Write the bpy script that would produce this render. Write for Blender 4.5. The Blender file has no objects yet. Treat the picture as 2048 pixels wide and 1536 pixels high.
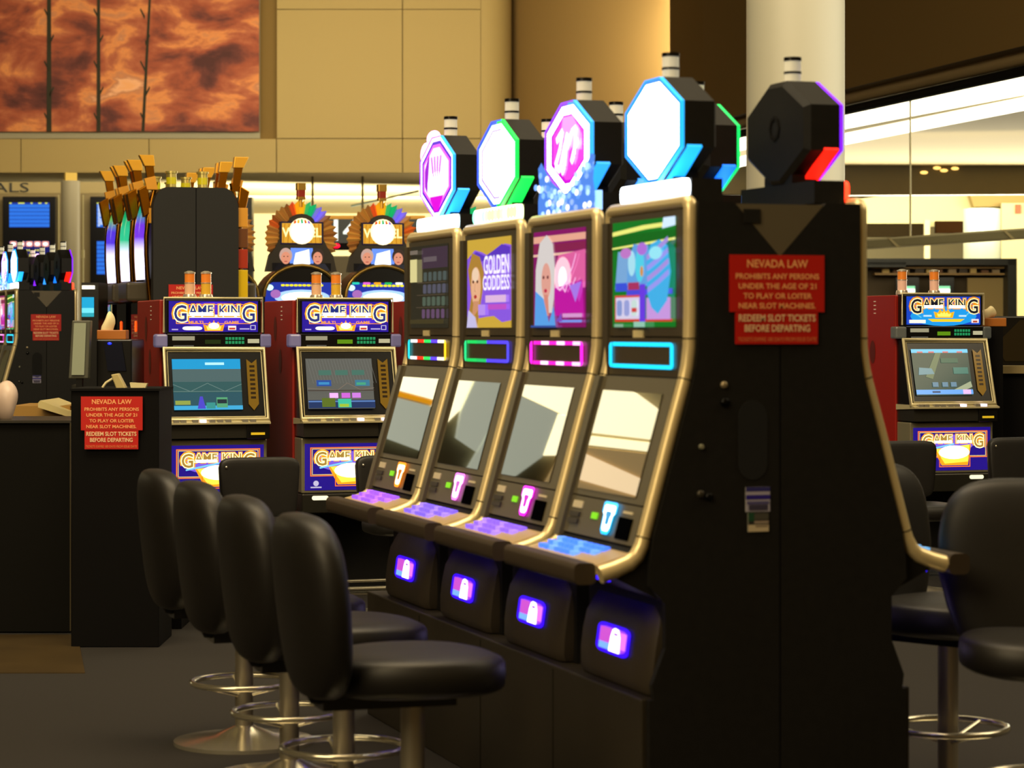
import bpy, math, random
from mathutils import Matrix, Vector
random.seed(7)
C = bpy.context.scene.collection
PI = math.pi

# ------------------------------------------------------------------ camera, world, lights, exposure
FPX = 5000.0
TH = math.atan(1604 / FPX)
S, CO = math.sin(TH), math.cos(TH)
EYE = 1.35
cd = bpy.data.cameras.new('camera'); cam = bpy.data.objects.new('camera', cd); C.objects.link(cam)
cam.location = (0, 0, EYE); cam.rotation_euler = (PI/2, 0, -TH)
cd.sensor_width = 36; cd.lens = FPX/2048*36; cd.shift_y = -107/2048
cd.clip_start = 0.05; cd.clip_end = 300
cd.dof.use_dof = True; cd.dof.focus_distance = 12.6; cd.dof.aperture_fstop = 6.0
bpy.context.scene.camera = cam
sc = bpy.context.scene
sc.view_settings.view_transform = 'Standard'; sc.view_settings.look = 'None'
sc.view_settings.exposure = 0.0; sc.view_settings.gamma = 1.0
w = bpy.data.worlds.new('world'); sc.world = w; w.use_nodes = True
w.node_tree.nodes['Background'].inputs[0].default_value = (1.0, 0.72, 0.36, 1)
w.node_tree.nodes['Background'].inputs[1].default_value = 0.10

def area(name, loc, target, sx, sy, power, col=(1, .80, .50)):
    l = bpy.data.lights.new(name, 'AREA'); l.shape = 'RECTANGLE'; l.size = sx; l.size_y = sy
    l.energy = power; l.color = col
    o = bpy.data.objects.new(name, l); C.objects.link(o); o.location = loc
    d = Vector(target) - Vector(loc); o.rotation_euler = d.to_track_quat('-Z', 'Y').to_euler()
    return o

def at(px, py, t):
    """world point seen at photo position px,py at depth t"""
    u = (px - 1024)/FPX; v = (661 - py)/FPX
    return Vector(((S + u*CO)*t, (CO - u*S)*t, EYE + v*t))

area('hall_fill', (-4.0, 2.0, 5.5), (2.0, 7.0, 1.0), 5, 4, 420, (1, .78, .44))  # fill added from camera left to lift the end panel sign and tubes
area('overhead_light', (1.0, 6.3, 7.5), (1.6, 6.6, 0), 4, 5, 380, (1, .76, .44))
area('aisle_light', (8.5, 6.0, 6.5), (3.2, 7.0, 0.8), 5, 5, 300, (1, .82, .52))
area('gold_bank_fill', (0.5, 12.5, 5.6), (3.0, 18.0, 2.4), 3, 2, 170, (1, .86, .55))  # added fill to brighten the gold finials
area('rear_light', (6.8, 14.5, 7.0), (6.0, 17.0, 0.8), 5, 4, 180, (1, .84, .56))
area('front_light', (1.0, 8.5, 6.0), (3.0, 12.6, 1.0), 5, 1.5, 240, (1, .84, .56))
area('wall_wash_light', at(860, 80, 38), at(820, 180, 45), 12, 2, 620, (1, .88, .66))
area('wall_wash_light', at(60, 60, 37), at(100, 190, 45), 14, 2, 220, (1, .84, .6))
area('gate_light', at(690, 420, 54), at(680, 480, 62), 12, 1, 1300, (1, .93, .68))
area('gate_ceiling_fill', at(760, 540, 51), at(700, 340, 53), 8, 3, 900, (1, .93, .68))  # added fill, thrown up to brighten the gate ceiling
area('concourse_ceiling_fill', at(1900, 540, 46), at(1850, 250, 40), 12, 4, 2300, (1, .90, .64))  # added fill, thrown up at the ceiling on the right
area('concourse_light', at(1850, 402, 45.5), at(1850, 455, 50), 9, .6, 520, (1, .92, .68))
area('shop_light', at(1890, 430, 36), at(1890, 560, 40), 4, 1, 60, (1, .88, .6))
area('column_light', at(2300, 250, 17), at(1591, 300, 17.5), 3, 4, 75, (1, .93, .72))

# ------------------------------------------------------------------ materials
def lin(h):
    if not isinstance(h, str): return tuple(h)
    h = h.lstrip('#'); r = []
    for i in (0, 2, 4):
        c = int(h[i:i+2], 16)/255
        r.append(c/12.92 if c <= .04045 else ((c+.055)/1.055)**2.4)
    return tuple(r)
MATS = {}
def mat(name, col='808080', rough=.5, metal=0, emit=0, ior=1.5, noise=0, nscale=60, coat=0, trans=0):
    if name in MATS: return MATS[name]
    m = bpy.data.materials.new(name); m.use_nodes = True; MATS[name] = m
    nt = m.node_tree; b = nt.nodes['Principled BSDF']; c = lin(col)
    b.inputs['Base Color'].default_value = (*c, 1); b.inputs['Roughness'].default_value = rough
    b.inputs['Metallic'].default_value = metal; b.inputs['IOR'].default_value = ior
    b.inputs['Coat Weight'].default_value = coat; b.inputs['Transmission Weight'].default_value = trans
    if emit: b.inputs['Emission Color'].default_value = (*c, 1); b.inputs['Emission Strength'].default_value = emit
    if noise:
        tc = nt.nodes.new('ShaderNodeTexCoord'); n = nt.nodes.new('ShaderNodeTexNoise'); n.inputs['Scale'].default_value = nscale
        n.inputs['Detail'].default_value = 4
        nt.links.new(tc.outputs['Object'], n.inputs['Vector'])
        r = nt.nodes.new('ShaderNodeValToRGB')
        r.color_ramp.elements[0].position = .3; r.color_ramp.elements[1].position = .7
        r.color_ramp.elements[0].color = tuple(x*(1-noise) for x in c) + (1,)
        r.color_ramp.elements[1].color = tuple(min(1, x*(1+noise)) for x in c) + (1,)
        nt.links.new(n.outputs['Fac'], r.inputs[0]); nt.links.new(r.outputs[0], b.inputs['Base Color'])
    return m
def lamp(name, col, s):
    return mat(name, col, .4, 0, s)
# artwork: emission or print colour comes from the mesh's own colour attribute
def art_mats():
    m = bpy.data.materials.new('lit_artwork'); m.use_nodes = True; nt = m.node_tree; b = nt.nodes['Principled BSDF']
    a = nt.nodes.new('ShaderNodeAttribute'); a.attribute_name = 'art'
    nt.links.new(a.outputs['Color'], b.inputs['Emission Color']); b.inputs['Emission Strength'].default_value = 1
    b.inputs['Base Color'].default_value = (.01, .01, .01, 1); b.inputs['Roughness'].default_value = .12
    p = bpy.data.materials.new('printed_artwork'); p.use_nodes = True; nt = p.node_tree; b = nt.nodes['Principled BSDF']
    a = nt.nodes.new('ShaderNodeAttribute'); a.attribute_name = 'art'
    nt.links.new(a.outputs['Color'], b.inputs['Base Color']); b.inputs['Roughness'].default_value = .45
    return m, p
LIT, PRINT = art_mats()

M_body = mat('black_cabinet_plastic', '151412', .55, 0, noise=.15, nscale=40, ior=1.35)
M_bezel = mat('bronze_grey_bezel', '4a4234', .32)
M_bezel2 = mat('grey_console_plastic', '5a5340', .38)
M_tube = mat('champagne_tube_metal', 'ead6a2', .32, .42)
M_black = mat('black_gloss', '0b0b0c', .25)
M_matte = mat('black_matte', '0a0908', .8, ior=1.25)
M_glass = mat('dark_screen_glass', '040405', .012, 0, ior=2.1)
M_deck = mat('beige_deck_plastic', 'b9a173', .4)
M_arm = mat('dark_brown_armrest_vinyl', '382d1f', .5)
M_belly = mat('charcoal_belly_plastic', '3a3226', .5)
M_chrome = mat('chrome', 'e0dac4', .2, .85)
M_satin = mat('satin_steel', 'c8bd94', .3, .35)
M_red = mat('red_cabinet_side', '8a1608', .4)
M_vinyl = mat('black_vinyl_upholstery', '14110d', .5, noise=.12, nscale=25)
M_gold = mat('gold_trim', 'ffbc3c', .3, .5)
M_ink = mat('ink_black_counter', '050404', .6, ior=1.22)
M_white = mat('white_cap', 'd8d4c4', .4)
M_cream = mat('cream_paint', 'e8dcb0', .7)
M_amber = mat('amber_glass', 'b06010', .2, 0, .25)
M_lens = mat('pale_lens', 'e8e4cc', .25, 0, .25)

# ------------------------------------------------------------------ mesh helpers
class MB:
    def __init__(s): s.v = []; s.f = []; s.m = []; s.cur = 0
    def add(s, vs, fs, m=None):
        o = len(s.v); s.v += [tuple(x) for x in vs]
        for f in fs: s.f.append([i+o for i in f]); s.m.append(s.cur if m is None else m)
        return s
    def box(s, x0, x1, y0, y1, z0, z1, m=None):
        return s.add([(x0,y0,z0),(x1,y0,z0),(x1,y1,z0),(x0,y1,z0),(x0,y0,z1),(x1,y0,z1),(x1,y1,z1),(x0,y1,z1)],
              [(0,3,2,1),(4,5,6,7),(0,1,5,4),(1,2,6,5),(2,3,7,6),(3,0,4,7)], m)
    def prism(s, pts, ax, a, b, m=None):
        n = len(pts)
        mk = {'x': lambda p, t: (t, p[0], p[1]), 'y': lambda p, t: (p[0], t, p[1]), 'z': lambda p, t: (p[0], p[1], t)}[ax]
        vs = [mk(p, a) for p in pts] + [mk(p, b) for p in pts]
        fs = [list(range(n))[::-1], list(range(n, 2*n))] + [(i, (i+1) % n, n+(i+1) % n, n+i) for i in range(n)]
        return s.add(vs, fs, m)
    def ring(s, outer, inner, ax, a, b, m=None):
        n = len(outer)
        mk = {'x': lambda p, t: (t, p[0], p[1]), 'y': lambda p, t: (p[0], t, p[1]), 'z': lambda p, t: (p[0], p[1], t)}[ax]
        vs = [mk(p, a) for p in outer]+[mk(p, a) for p in inner]+[mk(p, b) for p in outer]+[mk(p, b) for p in inner]
        fs = []
        for i in range(n):
            j = (i+1) % n
            fs += [(i, j, n+j, n+i), (2*n+i, 3*n+i, 3*n+j, 2*n+j), (i, 2*n+i, 2*n+j, j), (n+i, n+j, 3*n+j, 3*n+i)]
        return s.add(vs, fs, m)
    def tube(s, path, r, n=12, m=None, close=False):
        P = [Vector(p) for p in path]; N = len(P); vs = []; up = None
        R = r if isinstance(r, (list, tuple)) else [r]*N
        for i, p in enumerate(P):
            if close: d = P[(i+1) % N] - P[i-1]
            else: d = P[min(i+1, N-1)] - P[max(i-1, 0)]
            d.normalize()
            if up is None:
                up = Vector((0, 0, 1)) if abs(d.z) < .9 else Vector((1, 0, 0))
            a = (up - d*up.dot(d)).normalized(); b = d.cross(a); up = a
            for k in range(n):
                t = 2*PI*k/n; vs.append(p + (a*math.cos(t) + b*math.sin(t))*R[i])
        fs = []
        for i in range(N if close else N-1):
            j = (i+1) % N
            for k in range(n):
                l = (k+1) % n; fs.append((i*n+k, i*n+l, j*n+l, j*n+k))
        if not close: fs += [tuple(range(n))[::-1], tuple(range((N-1)*n, N*n))]
        return s.add(vs, fs, m)
    def lathe(s, prof, cx=0, cy=0, n=24, m=None):
        vs = []; N = len(prof)
        for r, z in prof:
            for k in range(n):
                t = 2*PI*k/n; vs.append((cx+r*math.cos(t), cy+r*math.sin(t), z))
        fs = [(i*n+k, i*n+(k+1) % n, (i+1)*n+(k+1) % n, (i+1)*n+k) for i in range(N-1) for k in range(n)]
        fs += [tuple(range(n))[::-1], tuple(range((N-1)*n, N*n))]
        return s.add(vs, fs, m)
    def super(s, c, r, e1=.5, e2=.5, nu=28, nv=16, warp=None, m=None):
        """superellipsoid pad: e small = boxy"""
        def pw(a, e): return math.copysign(abs(a)**e, a)
        vs = []
        for j in range(nv+1):
            ph = -PI/2 + PI*j/nv
            for i in range(nu):
                t = 2*PI*i/nu
                p = (r[0]*pw(math.cos(ph), e1)*pw(math.cos(t), e2), r[1]*pw(math.cos(ph), e1)*pw(math.sin(t), e2), r[2]*pw(math.sin(ph), e1))
                if warp: p = warp(*p)
                vs.append((p[0]+c[0], p[1]+c[1], p[2]+c[2]))
        fs = [(j*nu+i, j*nu+(i+1) % nu, (j+1)*nu+(i+1) % nu, (j+1)*nu+i) for j in range(nv) for i in range(nu)]
        return s.add(vs, fs, m)
    def mesh(s, name, mats, smooth=0):
        me = bpy.data.meshes.new(name); me.from_pydata(s.v, [], s.f)
        for m in (mats if isinstance(mats, (list, tuple)) else [mats]): me.materials.append(m)
        for p, k in zip(me.polygons, s.m): p.material_index = k
        me.validate()
        if smooth:
            me.shade_smooth(); me.set_sharp_from_angle(angle=math.radians(smooth))
        return me
def link(name, me, parent=None, bevel=0):
    o = bpy.data.objects.new(name, me); C.objects.link(o)
    if parent is not None: o.parent = parent
    if bevel:
        b = o.modifiers.new('bevel', 'BEVEL'); b.width = bevel; b.segments = 2; b.limit_method = 'ANGLE'
    return o
def part(name, mb, mats, parent=None, smooth=0, bevel=0, label=None):
    o = link(name, mb.mesh(name, mats, smooth), parent, bevel)
    if label: o['label'] = label
    return o
def tag(o, label, cat, group=None):
    o['label'] = label; o['category'] = cat
    if group: o['group'] = group
    return o
def thing(name, label, cat, loc=(0, 0, 0), rz=0, group=None):
    o = bpy.data.objects.new(name, None); C.objects.link(o); o.location = loc; o.rotation_euler = (0, 0, rz)
    o.empty_display_size = .1
    return tag(o, label, cat, group)
def struct(name, mb, mats, smooth=0, loc=None, rz=0):
    o = part(name, mb, mats, None, smooth); o['kind'] = 'structure'
    if loc is not None: o.location = loc
    o.rotation_euler = (0, 0, rz)
    return o
def copy_tree(o, parent=None):
    kids = KIDS(o); c = o.copy(); C.objects.link(c); c.parent = parent
    for k in kids: copy_tree(k, c)
    return c
def KIDS(o): return [x for x in bpy.data.objects if x.parent == o]
def rrect(w, h, r, n=5, cx=0, cy=0):
    pts = []
    for sx, sy, a in ((1, 1, 0), (-1, 1, 90), (-1, -1, 180), (1, -1, 270)):
        for k in range(n+1):
            t = math.radians(a + 90*k/n)
            pts.append((cx+sx*(w/2-r)+r*math.cos(t), cy+sy*(h/2-r)+r*math.sin(t)))
    return pts

# ------------------------------------------------------------------ text and flat artwork
TC = {}
def text_mesh(s, bold=0):
    k = (s, bold)
    if k in TC: return TC[k]
    cu = bpy.data.curves.new('t', 'FONT'); cu.body = s; cu.size = 1; cu.offset = bold; cu.resolution_u = 3
    o = bpy.data.objects.new('t', cu); C.objects.link(o)
    dg = bpy.context.evaluated_depsgraph_get(); dg.update()
    me = o.evaluated_get(dg).to_mesh()
    vs = [(v.co.x, v.co.y) for v in me.vertices]; fs = [list(p.vertices) for p in me.polygons]
    o.evaluated_get(dg).to_mesh_clear()
    bpy.data.objects.remove(o); bpy.data.curves.remove(cu)
    xs = [v[0] for v in vs]; ys = [v[1] for v in vs]
    TC[k] = (vs, fs, min(xs), max(xs), min(ys), max(ys)); return TC[k]
LAW = ["NEVADA LAW", "PROHIBITS ANY PERSONS", "UNDER THE AGE OF 21", "TO PLAY OR LOITER", "NEAR SLOT MACHINES."]
for t_ in LAW: text_mesh(t_, .02)
for t_ in LAW + ["TICKETS EXPIRE 180 DAYS FROM ISSUE DATE", "ALS", "14", "T", "G", "AME", "KIN", "GOLDEN", "GODDESS"]: text_mesh(t_)
for t_ in ["G", "AME", "KIN", "MULTI", "GAME", "WHEEL", "REDEEM SLOT TICKETS", "BEFORE DEPARTING"]: text_mesh(t_)
for t_ in ["REDEEM SLOT TICKETS", "BEFORE DEPARTING", "G", "AME", "KIN", "MULTI", "GAME", "14", "WHEEL", "GOLDEN", "GODDESS"]: text_mesh(t_, .02)
for t_ in ["G", "AME", "KIN"]:
    for q_ in (.14, .07, .012): text_mesh(t_, q_)

def glow_mesh(name, b, stops):
    """light tube whose own colour runs along its height; stops = [(z, hex, strength)]"""
    me = b.mesh(name, LIT, 70); at_ = me.color_attributes.new('art', 'FLOAT_COLOR', 'CORNER')
    for lo in me.loops:
        z = me.vertices[lo.vertex_index].co.z; c = None
        for (z0, c0, s0), (z1, c1, s1) in zip(stops, stops[1:]):
            if z <= z1 or z1 == stops[-1][0]:
                f = max(0, min(1, (z-z0)/(z1-z0))); a_, b_ = lin(c0), lin(c1)
                c = [a_[i]*s0*(1-f)+b_[i]*s1*f for i in range(3)]; break
        at_.data[lo.index].color = (*c, 1)
    return me
class Art:
    """flat picture w x h in metres, centre origin; u right, v up; later shapes lie on top"""
    def __init__(s, w, h): s.w = w; s.h = h; s.v = []; s.f = []; s.c = []; s.k = 0
    def _a(s, pts, fs, col, st):
        o = len(s.v); z = s.k*.00035; s.k += 1
        s.v += [((x-.5)*s.w, (y-.5)*s.h, z) for x, y in pts]
        c = tuple(q*st for q in lin(col))
        for f in fs: s.f.append([i+o for i in f]); s.c.append(c)
        return s
    def poly(s, pts, col, st=1): return s._a(pts, [list(range(len(pts)))], col, st)
    def rect(s, x0, y0, x1, y1, col, st=1): return s.poly([(x0,y0),(x1,y0),(x1,y1),(x0,y1)], col, st)
    def ell(s, cx, cy, rx, ry, col, st=1, n=20): return s.poly([(cx+rx*math.cos(2*PI*k/n), cy+ry*math.sin(2*PI*k/n)) for k in range(n)], col, st)
    def frame(s, x0, y0, x1, y1, tx, ty, col, st=1):
        return s._a([(x0,y0),(x1,y0),(x1,y1),(x0,y1),(x0+tx,y0+ty),(x1-tx,y0+ty),(x1-tx,y1-ty),(x0+tx,y1-ty)],
                    [(0,1,5,4),(1,2,6,5),(2,3,7,6),(3,0,4,7)], col, st)
    def line(s, pts, wd, col, st=1):
        for (a, b), (c, d) in zip(pts, pts[1:]):
            dx, dy = (c-a)*s.w, (d-b)*s.h; L = math.hypot(dx, dy) or 1; nx, ny = -dy/L*wd/s.w, dx/L*wd/s.h
            s.poly([(a-nx, b-ny), (c-nx, d-ny), (c+nx, d+ny), (a+nx, b+ny)], col, st)
        return s
    def text(s, t, x0, y0, x1, y1, col, st=1, bold=0):
        vs, fs = text_mesh(t, bold)[:2]; a, b, c, d = text_mesh(t, 0)[2:]
        return s._a([(x0+(x-a)/(b-a)*(x1-x0), y0+(y-c)/(d-c)*(y1-y0)) for x, y in vs], fs, col, st)
    def mesh(s, name, lit=True):
        me = bpy.data.meshes.new(name); me.from_pydata(s.v, [], s.f)
        me.materials.append(LIT if lit else PRINT)
        at_ = me.color_attributes.new('art', 'FLOAT_COLOR', 'CORNER')
        for p, c in zip(me.polygons, s.c):
            for li in p.loop_indices: at_.data[li].color = (*c, 1)
        return me
def put(name, art, parent, loc, nrm=(0, -1, 0), lit=True, label=None, roll=0):
    """hang a picture with its face along nrm (v stays as upright as it can)"""
    o = link(name, art.mesh(name, lit), parent)
    n = Vector(nrm).normalized(); u = Vector((0, 0, 1)).cross(n)
    if u.length < 1e-4: u = Vector((1, 0, 0))
    u.normalize(); v = n.cross(u)
    M = Matrix((u, v, n)).transposed().to_4x4(); M.translation = Vector(loc); o.matrix_local = M
    if label: o['label'] = label
    return o

def law_sign_art(w, h):
    a = Art(w, h); R = 'c01206'; T = 'ffb070'
    a.rect(0, .36, 1, 1, R).rect(.06, 0, .93, .355, R)
    ys = [.955, .80, .69, .58, .47]; hs = [.085, .06, .06, .06, .06]
    xs = [(.18, .82), (.06, .94), (.09, .91), (.14, .86), (.09, .90)]
    for t, y, hh, (x0, x1) in zip(LAW, ys, hs, xs): a.text(t, x0, y-hh-.01, x1, y-.01, T, 1, .02)
    a.text("REDEEM SLOT TICKETS", .09, .255, .90, .33, 'f6cfa0', 1, .02)
    a.text("BEFORE DEPARTING", .15, .14, .84, .215, 'f6cfa0', 1, .02)
    a.text("TICKETS EXPIRE 180 DAYS FROM ISSUE DATE", .08, .03, .91, .075, 'e08a50')
    return a
def law_sign(label, loc, rz, w, h, nrm=(0, -1, 0)):
    t = thing('warning_sign', label, 'sign', loc, rz, 'red slot law notices')
    b = MB(); b.box(-w/2, w/2, 0, .004, h*.36, h); b.box(-w*.44, w*.43, 0, .004, 0, h*.355)
    part('sign_plate', b, mat('red_sign_plastic', 'c01206', .4), t)
    put('lettering', law_sign_art(w, h), t, (0, -.0006, h/2), lit=False)
    return t

# ------------------------------------------------------------------ room shell
fl = MB(); fl.box(-30, 40, -3, 75, -.1, 0)
struct('floor', fl, mat('dark_carpet', '18120b', .9, noise=.35, nscale=90))

# ------------------------------------------------------------------ octagon-topped slot machines
def slant(z): return -.015 - (1.24 - z)*.28
SN = Vector((0, -1, .28)).normalized()
def body_mesh():
    b = MB()
    pts = [(.004, 1.672), (.11, 1.672), (.236, 1.53), (.236, .434), (-.055, .434), (-.055, .67),
           (-.12, .70), (-.19, .735), (-.20, .75), (-.128, .812), (slant(1.23)+.01, 1.23), (.004, 1.30)]
    b.prism(pts, 'x', -.288, .288)
    return b.mesh('cabinet_body', M_body)
def tube_path():
    prof = [(-.232, .746), (-.192, .758), (-.155, .773), (-.135, .79), (-.122, .815), (-.115, .84), (-.047, 1.085), (-.007, 1.225), (.001, 1.26), (.007, 1.31), (.009, 1.40), (.009, 1.60), (.009, 1.655)]
    rr = [.023, .022, .021, .02, .019] + [.018]*8
    L = [(-.286, y, z) for y, z in prof]; Rr = [(.286, y, z) for y, z in prof]
    top = [(-.286+.018*(1-math.cos(t)), +.009, 1.655+.018*math.sin(t)) for t in (PI/6, PI/3, PI/2)]
    topR = [(-x, y, z) for x, y, z in top][::-1]
    return L + top + topR + Rr[::-1], rr + [.018]*6 + rr[::-1]
MESH = {}
def build_meshes():
    M = MESH
    M['body'] = body_mesh()
    b = MB(); p, r = tube_path(); b.tube(p, r, 12); M['tube'] = b.mesh('trim_tube', M_tube, 60)
    M['joint'] = []
    for sx in (-1, 1):
        for (y, z, dy, dz) in ((.0075, 1.33, 0, 1), (-.006, 1.228, .28, 1), (-.117, .835, .28, 1)):
            b = MB(); d = Vector((0, dy, dz)).normalized()*.0015; c = Vector((sx*.286, y, z)); b.tube([c-d, c+d], .0188, 12)
            M['joint'].append(b.mesh('joint_ring', M_matte, 60))
    b = MB(); b.box(-.269, .269, -.004, .01, 1.335, 1.655); b.box(-.269, .269, -.008, .01, 1.232, 1.331)
    M['bezR'] = b.mesh('upper_bezel', M_bezel)
    b.box(-.306, -.265, -.0115, .01, 1.232, 1.640); M['bez'] = b.mesh('upper_bezel', M_bezel)
    b = MB(); zt, zb = 1.228, .912
    for z0, z1 in ((zb, zt), (.812, zb-.004)):
        b.add([(-.269, slant(z0)-.003, z0), (.269, slant(z0)-.003, z0), (.269, slant(z1)-.003, z1), (-.269, slant(z1)-.003, z1),
               (-.269, slant(z0)+.02, z0), (.269, slant(z0)+.02, z0), (.269, slant(z1)+.02, z1), (-.269, slant(z1)+.02, z1)],
              [(0,1,2,3),(4,7,6,5),(0,4,5,1),(1,5,6,2),(2,6,7,3),(3,7,4,0)])
    M['bez2R'] = b.mesh('lower_bezel', M_bezel2)
    z0, z1 = .80, 1.228
    b.add([(x_, slant(z_)+dy_, z_) for dy_ in (-.014, .012) for x_, z_ in ((-.306, z0), (-.265, z0), (-.265, z1), (-.306, z1))],
          [(0,1,2,3),(4,7,6,5),(0,4,5,1),(1,5,6,2),(2,6,7,3),(3,7,4,0)]); M['bez2'] = b.mesh('lower_bezel', M_bezel2)
    b = MB(); b.prism([(-.12, .812), (-.145, .796), (-.235, .768), (-.235, .745), (-.19, .735), (-.12, .75)], 'x', -.27, .27)
    M['deck'] = b.mesh('button_deck', M_deck)
    b = MB(); b.prism(rrect(.058, .054, .015, 4, -.262, .747), 'x', -.312, .264); M['arm'] = b.mesh('armrest', M_arm, 40)
    # keys of the deck keypad
    b = MB()
    for i in range(9):
        for j in range(3):
            if j == 2 and i > 6: continue
            x = -.215 + i*.042; yy = -.158 - j*.026; z = .792 - j*.0082
            b.prism(rrect(.035, .020, .005, 3, x, yy), 'z', z-.006, z+.008)
    M['keys'] = b
    # belly door with octagonal upper corners
    b = MB(); rows_ = [(.436, .255, -.088), (.455, .262, -.095), (.50, .265, -.094), (.55, .265, -.088), (.60, .262, -.078), (.64, .238, -.062), (.675, .205, -.046), (.70, .17, -.03)]
    vs = []; fs = []; nr = len(rows_)
    for z, hw, y in rows_:
        for u in (-1, -.93, -.5, 0, .5, .93, 1): vs.append((u*hw, y + (.012 if abs(u) == 1 else 0), z))
    for z, hw, y in rows_: vs += [(-hw, -.02, z), (hw, -.02, z)]
    o_ = nr*7
    for r in range(nr-1):
        for c in range(6): fs.append((r*7+c, r*7+c+1, (r+1)*7+c+1, (r+1)*7+c))
        fs.append((o_+2*r, r*7, (r+1)*7, o_+2*r+2)); fs.append((r*7+6, o_+2*r+1, o_+2*r+3, (r+1)*7+6))
    fs.append([ (nr-1)*7+c for c in range(7)] + [o_+2*nr-1, o_+2*nr-2])
    b.add(vs, fs); M['belly'] = b.mesh('belly_door', M_belly, 35)
    a = Art(.245, .076)
    a.poly(rrect(1, 1, .2, 5, .5, .5), '3408ff', 1.8)
    a.poly(rrect(.80, .76, .14, 5, .5, .5), 'a040f0', 1.3)
    a.rect(.09, .3, .42, .85, 'c850c8', 1.2).rect(.60, .25, .9, .8, 'e070d0', 1.5).rect(.1, .12, .45, .34, '70a0ff', 1.5)
    a.poly([(.42, .1), (.74, .1), (.72, .62), (.66, .86), (.55, .9), (.48, .84), (.44, .6)], 'ffffff', 3)
    a.poly(rrect(.14, .1, .04, 4, .59, .70), 'b060ff', 1.2)
    M['icon'] = a
    # topper shell
    O = [(-.198, -.055), (-.198, .060), (-.052, .132), (.052, .132), (.198, .060), (.198, -.055), (.032, -.136), (-.032, -.136)]
    M['O'] = O; zc = 1.872
    b = MB()
    rings = [(.020, 1.0), (.028, 1.03), (.108, 1.03), (.120, .92)]
    vs = []
    for y, k in rings: vs += [(x*k, y, zc+z*k) for x, z in O]
    fs = [list(range(8))] + [(j*8+i, j*8+(i+1) % 8, (j+1)*8+(i+1) % 8, (j+1)*8+i) for j in range(3) for i in range(8)] + [list(range(24, 32))[::-1]]
    b.add(vs, fs)
    b.box(-.24, .24, .03, .115, 1.676, 1.735); b.box(-.09, .09, .04, .11, 1.73, 1.76)
    M['shell'] = b.mesh('topper_shell', M_body)
    b = MB(); b.lathe([(.0, 2.005), (.034, 2.005), (.034, 2.02), (.025, 2.022), (.025, 2.028), (.022, 2.028)], 0, .068, 16)
    M['cbase'] = b.mesh('candle_base', M_black, 50)
    b = MB(); b.lathe([(.022, 2.028), (.022, 2.056)], 0, .068, 16, 0); b.lathe([(.0235, 2.056), (.0235, 2.062)], 0, .068, 16, 1)
    b.lathe([(.022, 2.062), (.022, 2.09)], 0, .068, 16, 0); b.lathe([(.0235, 2.09), (.0235, 2.1)], 0, .068, 16, 1)
    M['candle'] = b.mesh('candle_lens', [M_lens, M_black], 50)
build_meshes()

def key_mesh(col1, col2):
    b = MB(); src = MESH['keys']; b.v = list(src.v); b.f = list(src.f)
    k = len(rrect(1, 1, .1, 3)) * 2; b.m = [0 if (f[0]//k) % 4 else 1 for f in src.f]
    return b.mesh('keypad', [lamp('key_'+col1, col1, 1.1), lamp('key_'+col2, col2, .9)])

def led_frame(cols):
    """rounded rectangle LED outline cut in coloured lengths; cols = list of (colour,strength) around"""
    a = Art(.475, .068); n = len(cols)
    o = rrect(1, 1, .10, 4, .5, .5); i_ = rrect(.93, .70, .06, 4, .5, .5); N = len(o)
    def col(x, y):
        # piecewise along u for top/bottom, ends separately
        if x < .05: return cols[0]
        if x > .95: return cols[-1]
        k = 1 + int((x-.05)/.9*(n-2)); return cols[min(k, n-2)]
    # subdivide both top and bottom
    segs = []
    for s0, s1 in ((1, .85), (.0, .15)):
        for k in range(n-2):
            x0 = .05+.9*k/(n-2); x1 = .05+.9*(k+1)/(n-2); y0, y1 = sorted((s0, s1))
            c = cols[k+1]; a.rect(x0, y0, x1, y1, c[0], c[1])
    for x0, x1, c in ((0, .05, cols[0]), (.95, 1, cols[-1])):
        xa, xb = (x0, x1)
        inner = x1 if x0 == 0 else x0; outer = x0 if x0 == 0 else x1
        a.poly([(inner, 0), (inner, 1), (outer+(inner-outer)*.3, .97), (outer, .85), (outer, .15), (outer+(inner-outer)*.3, .03)], c[0], c[1])
    return a

def neon_t(col, core, parent):
    a = Art(.105, .085)
    pts = [(.02, .95), (.12, 1), (.88, 1), (.98, .95), (.98, .68), (.86, .60), (.82, .12), (.70, 0), (.30, 0), (.18, .12), (.14, .60), (.02, .68)]
    a.poly(pts, col, 2.2)
    def sc_(k): return [(.5+(x-.5)*k, .5+(y-.5)*k) for x, y in pts]
    a.poly(sc_(.80), core, 3.5); a.poly(sc_(.42), col, .8)
    return put('ticket_bezel', a, parent, (.062, slant(.868)-.010, .868), SN)

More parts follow.
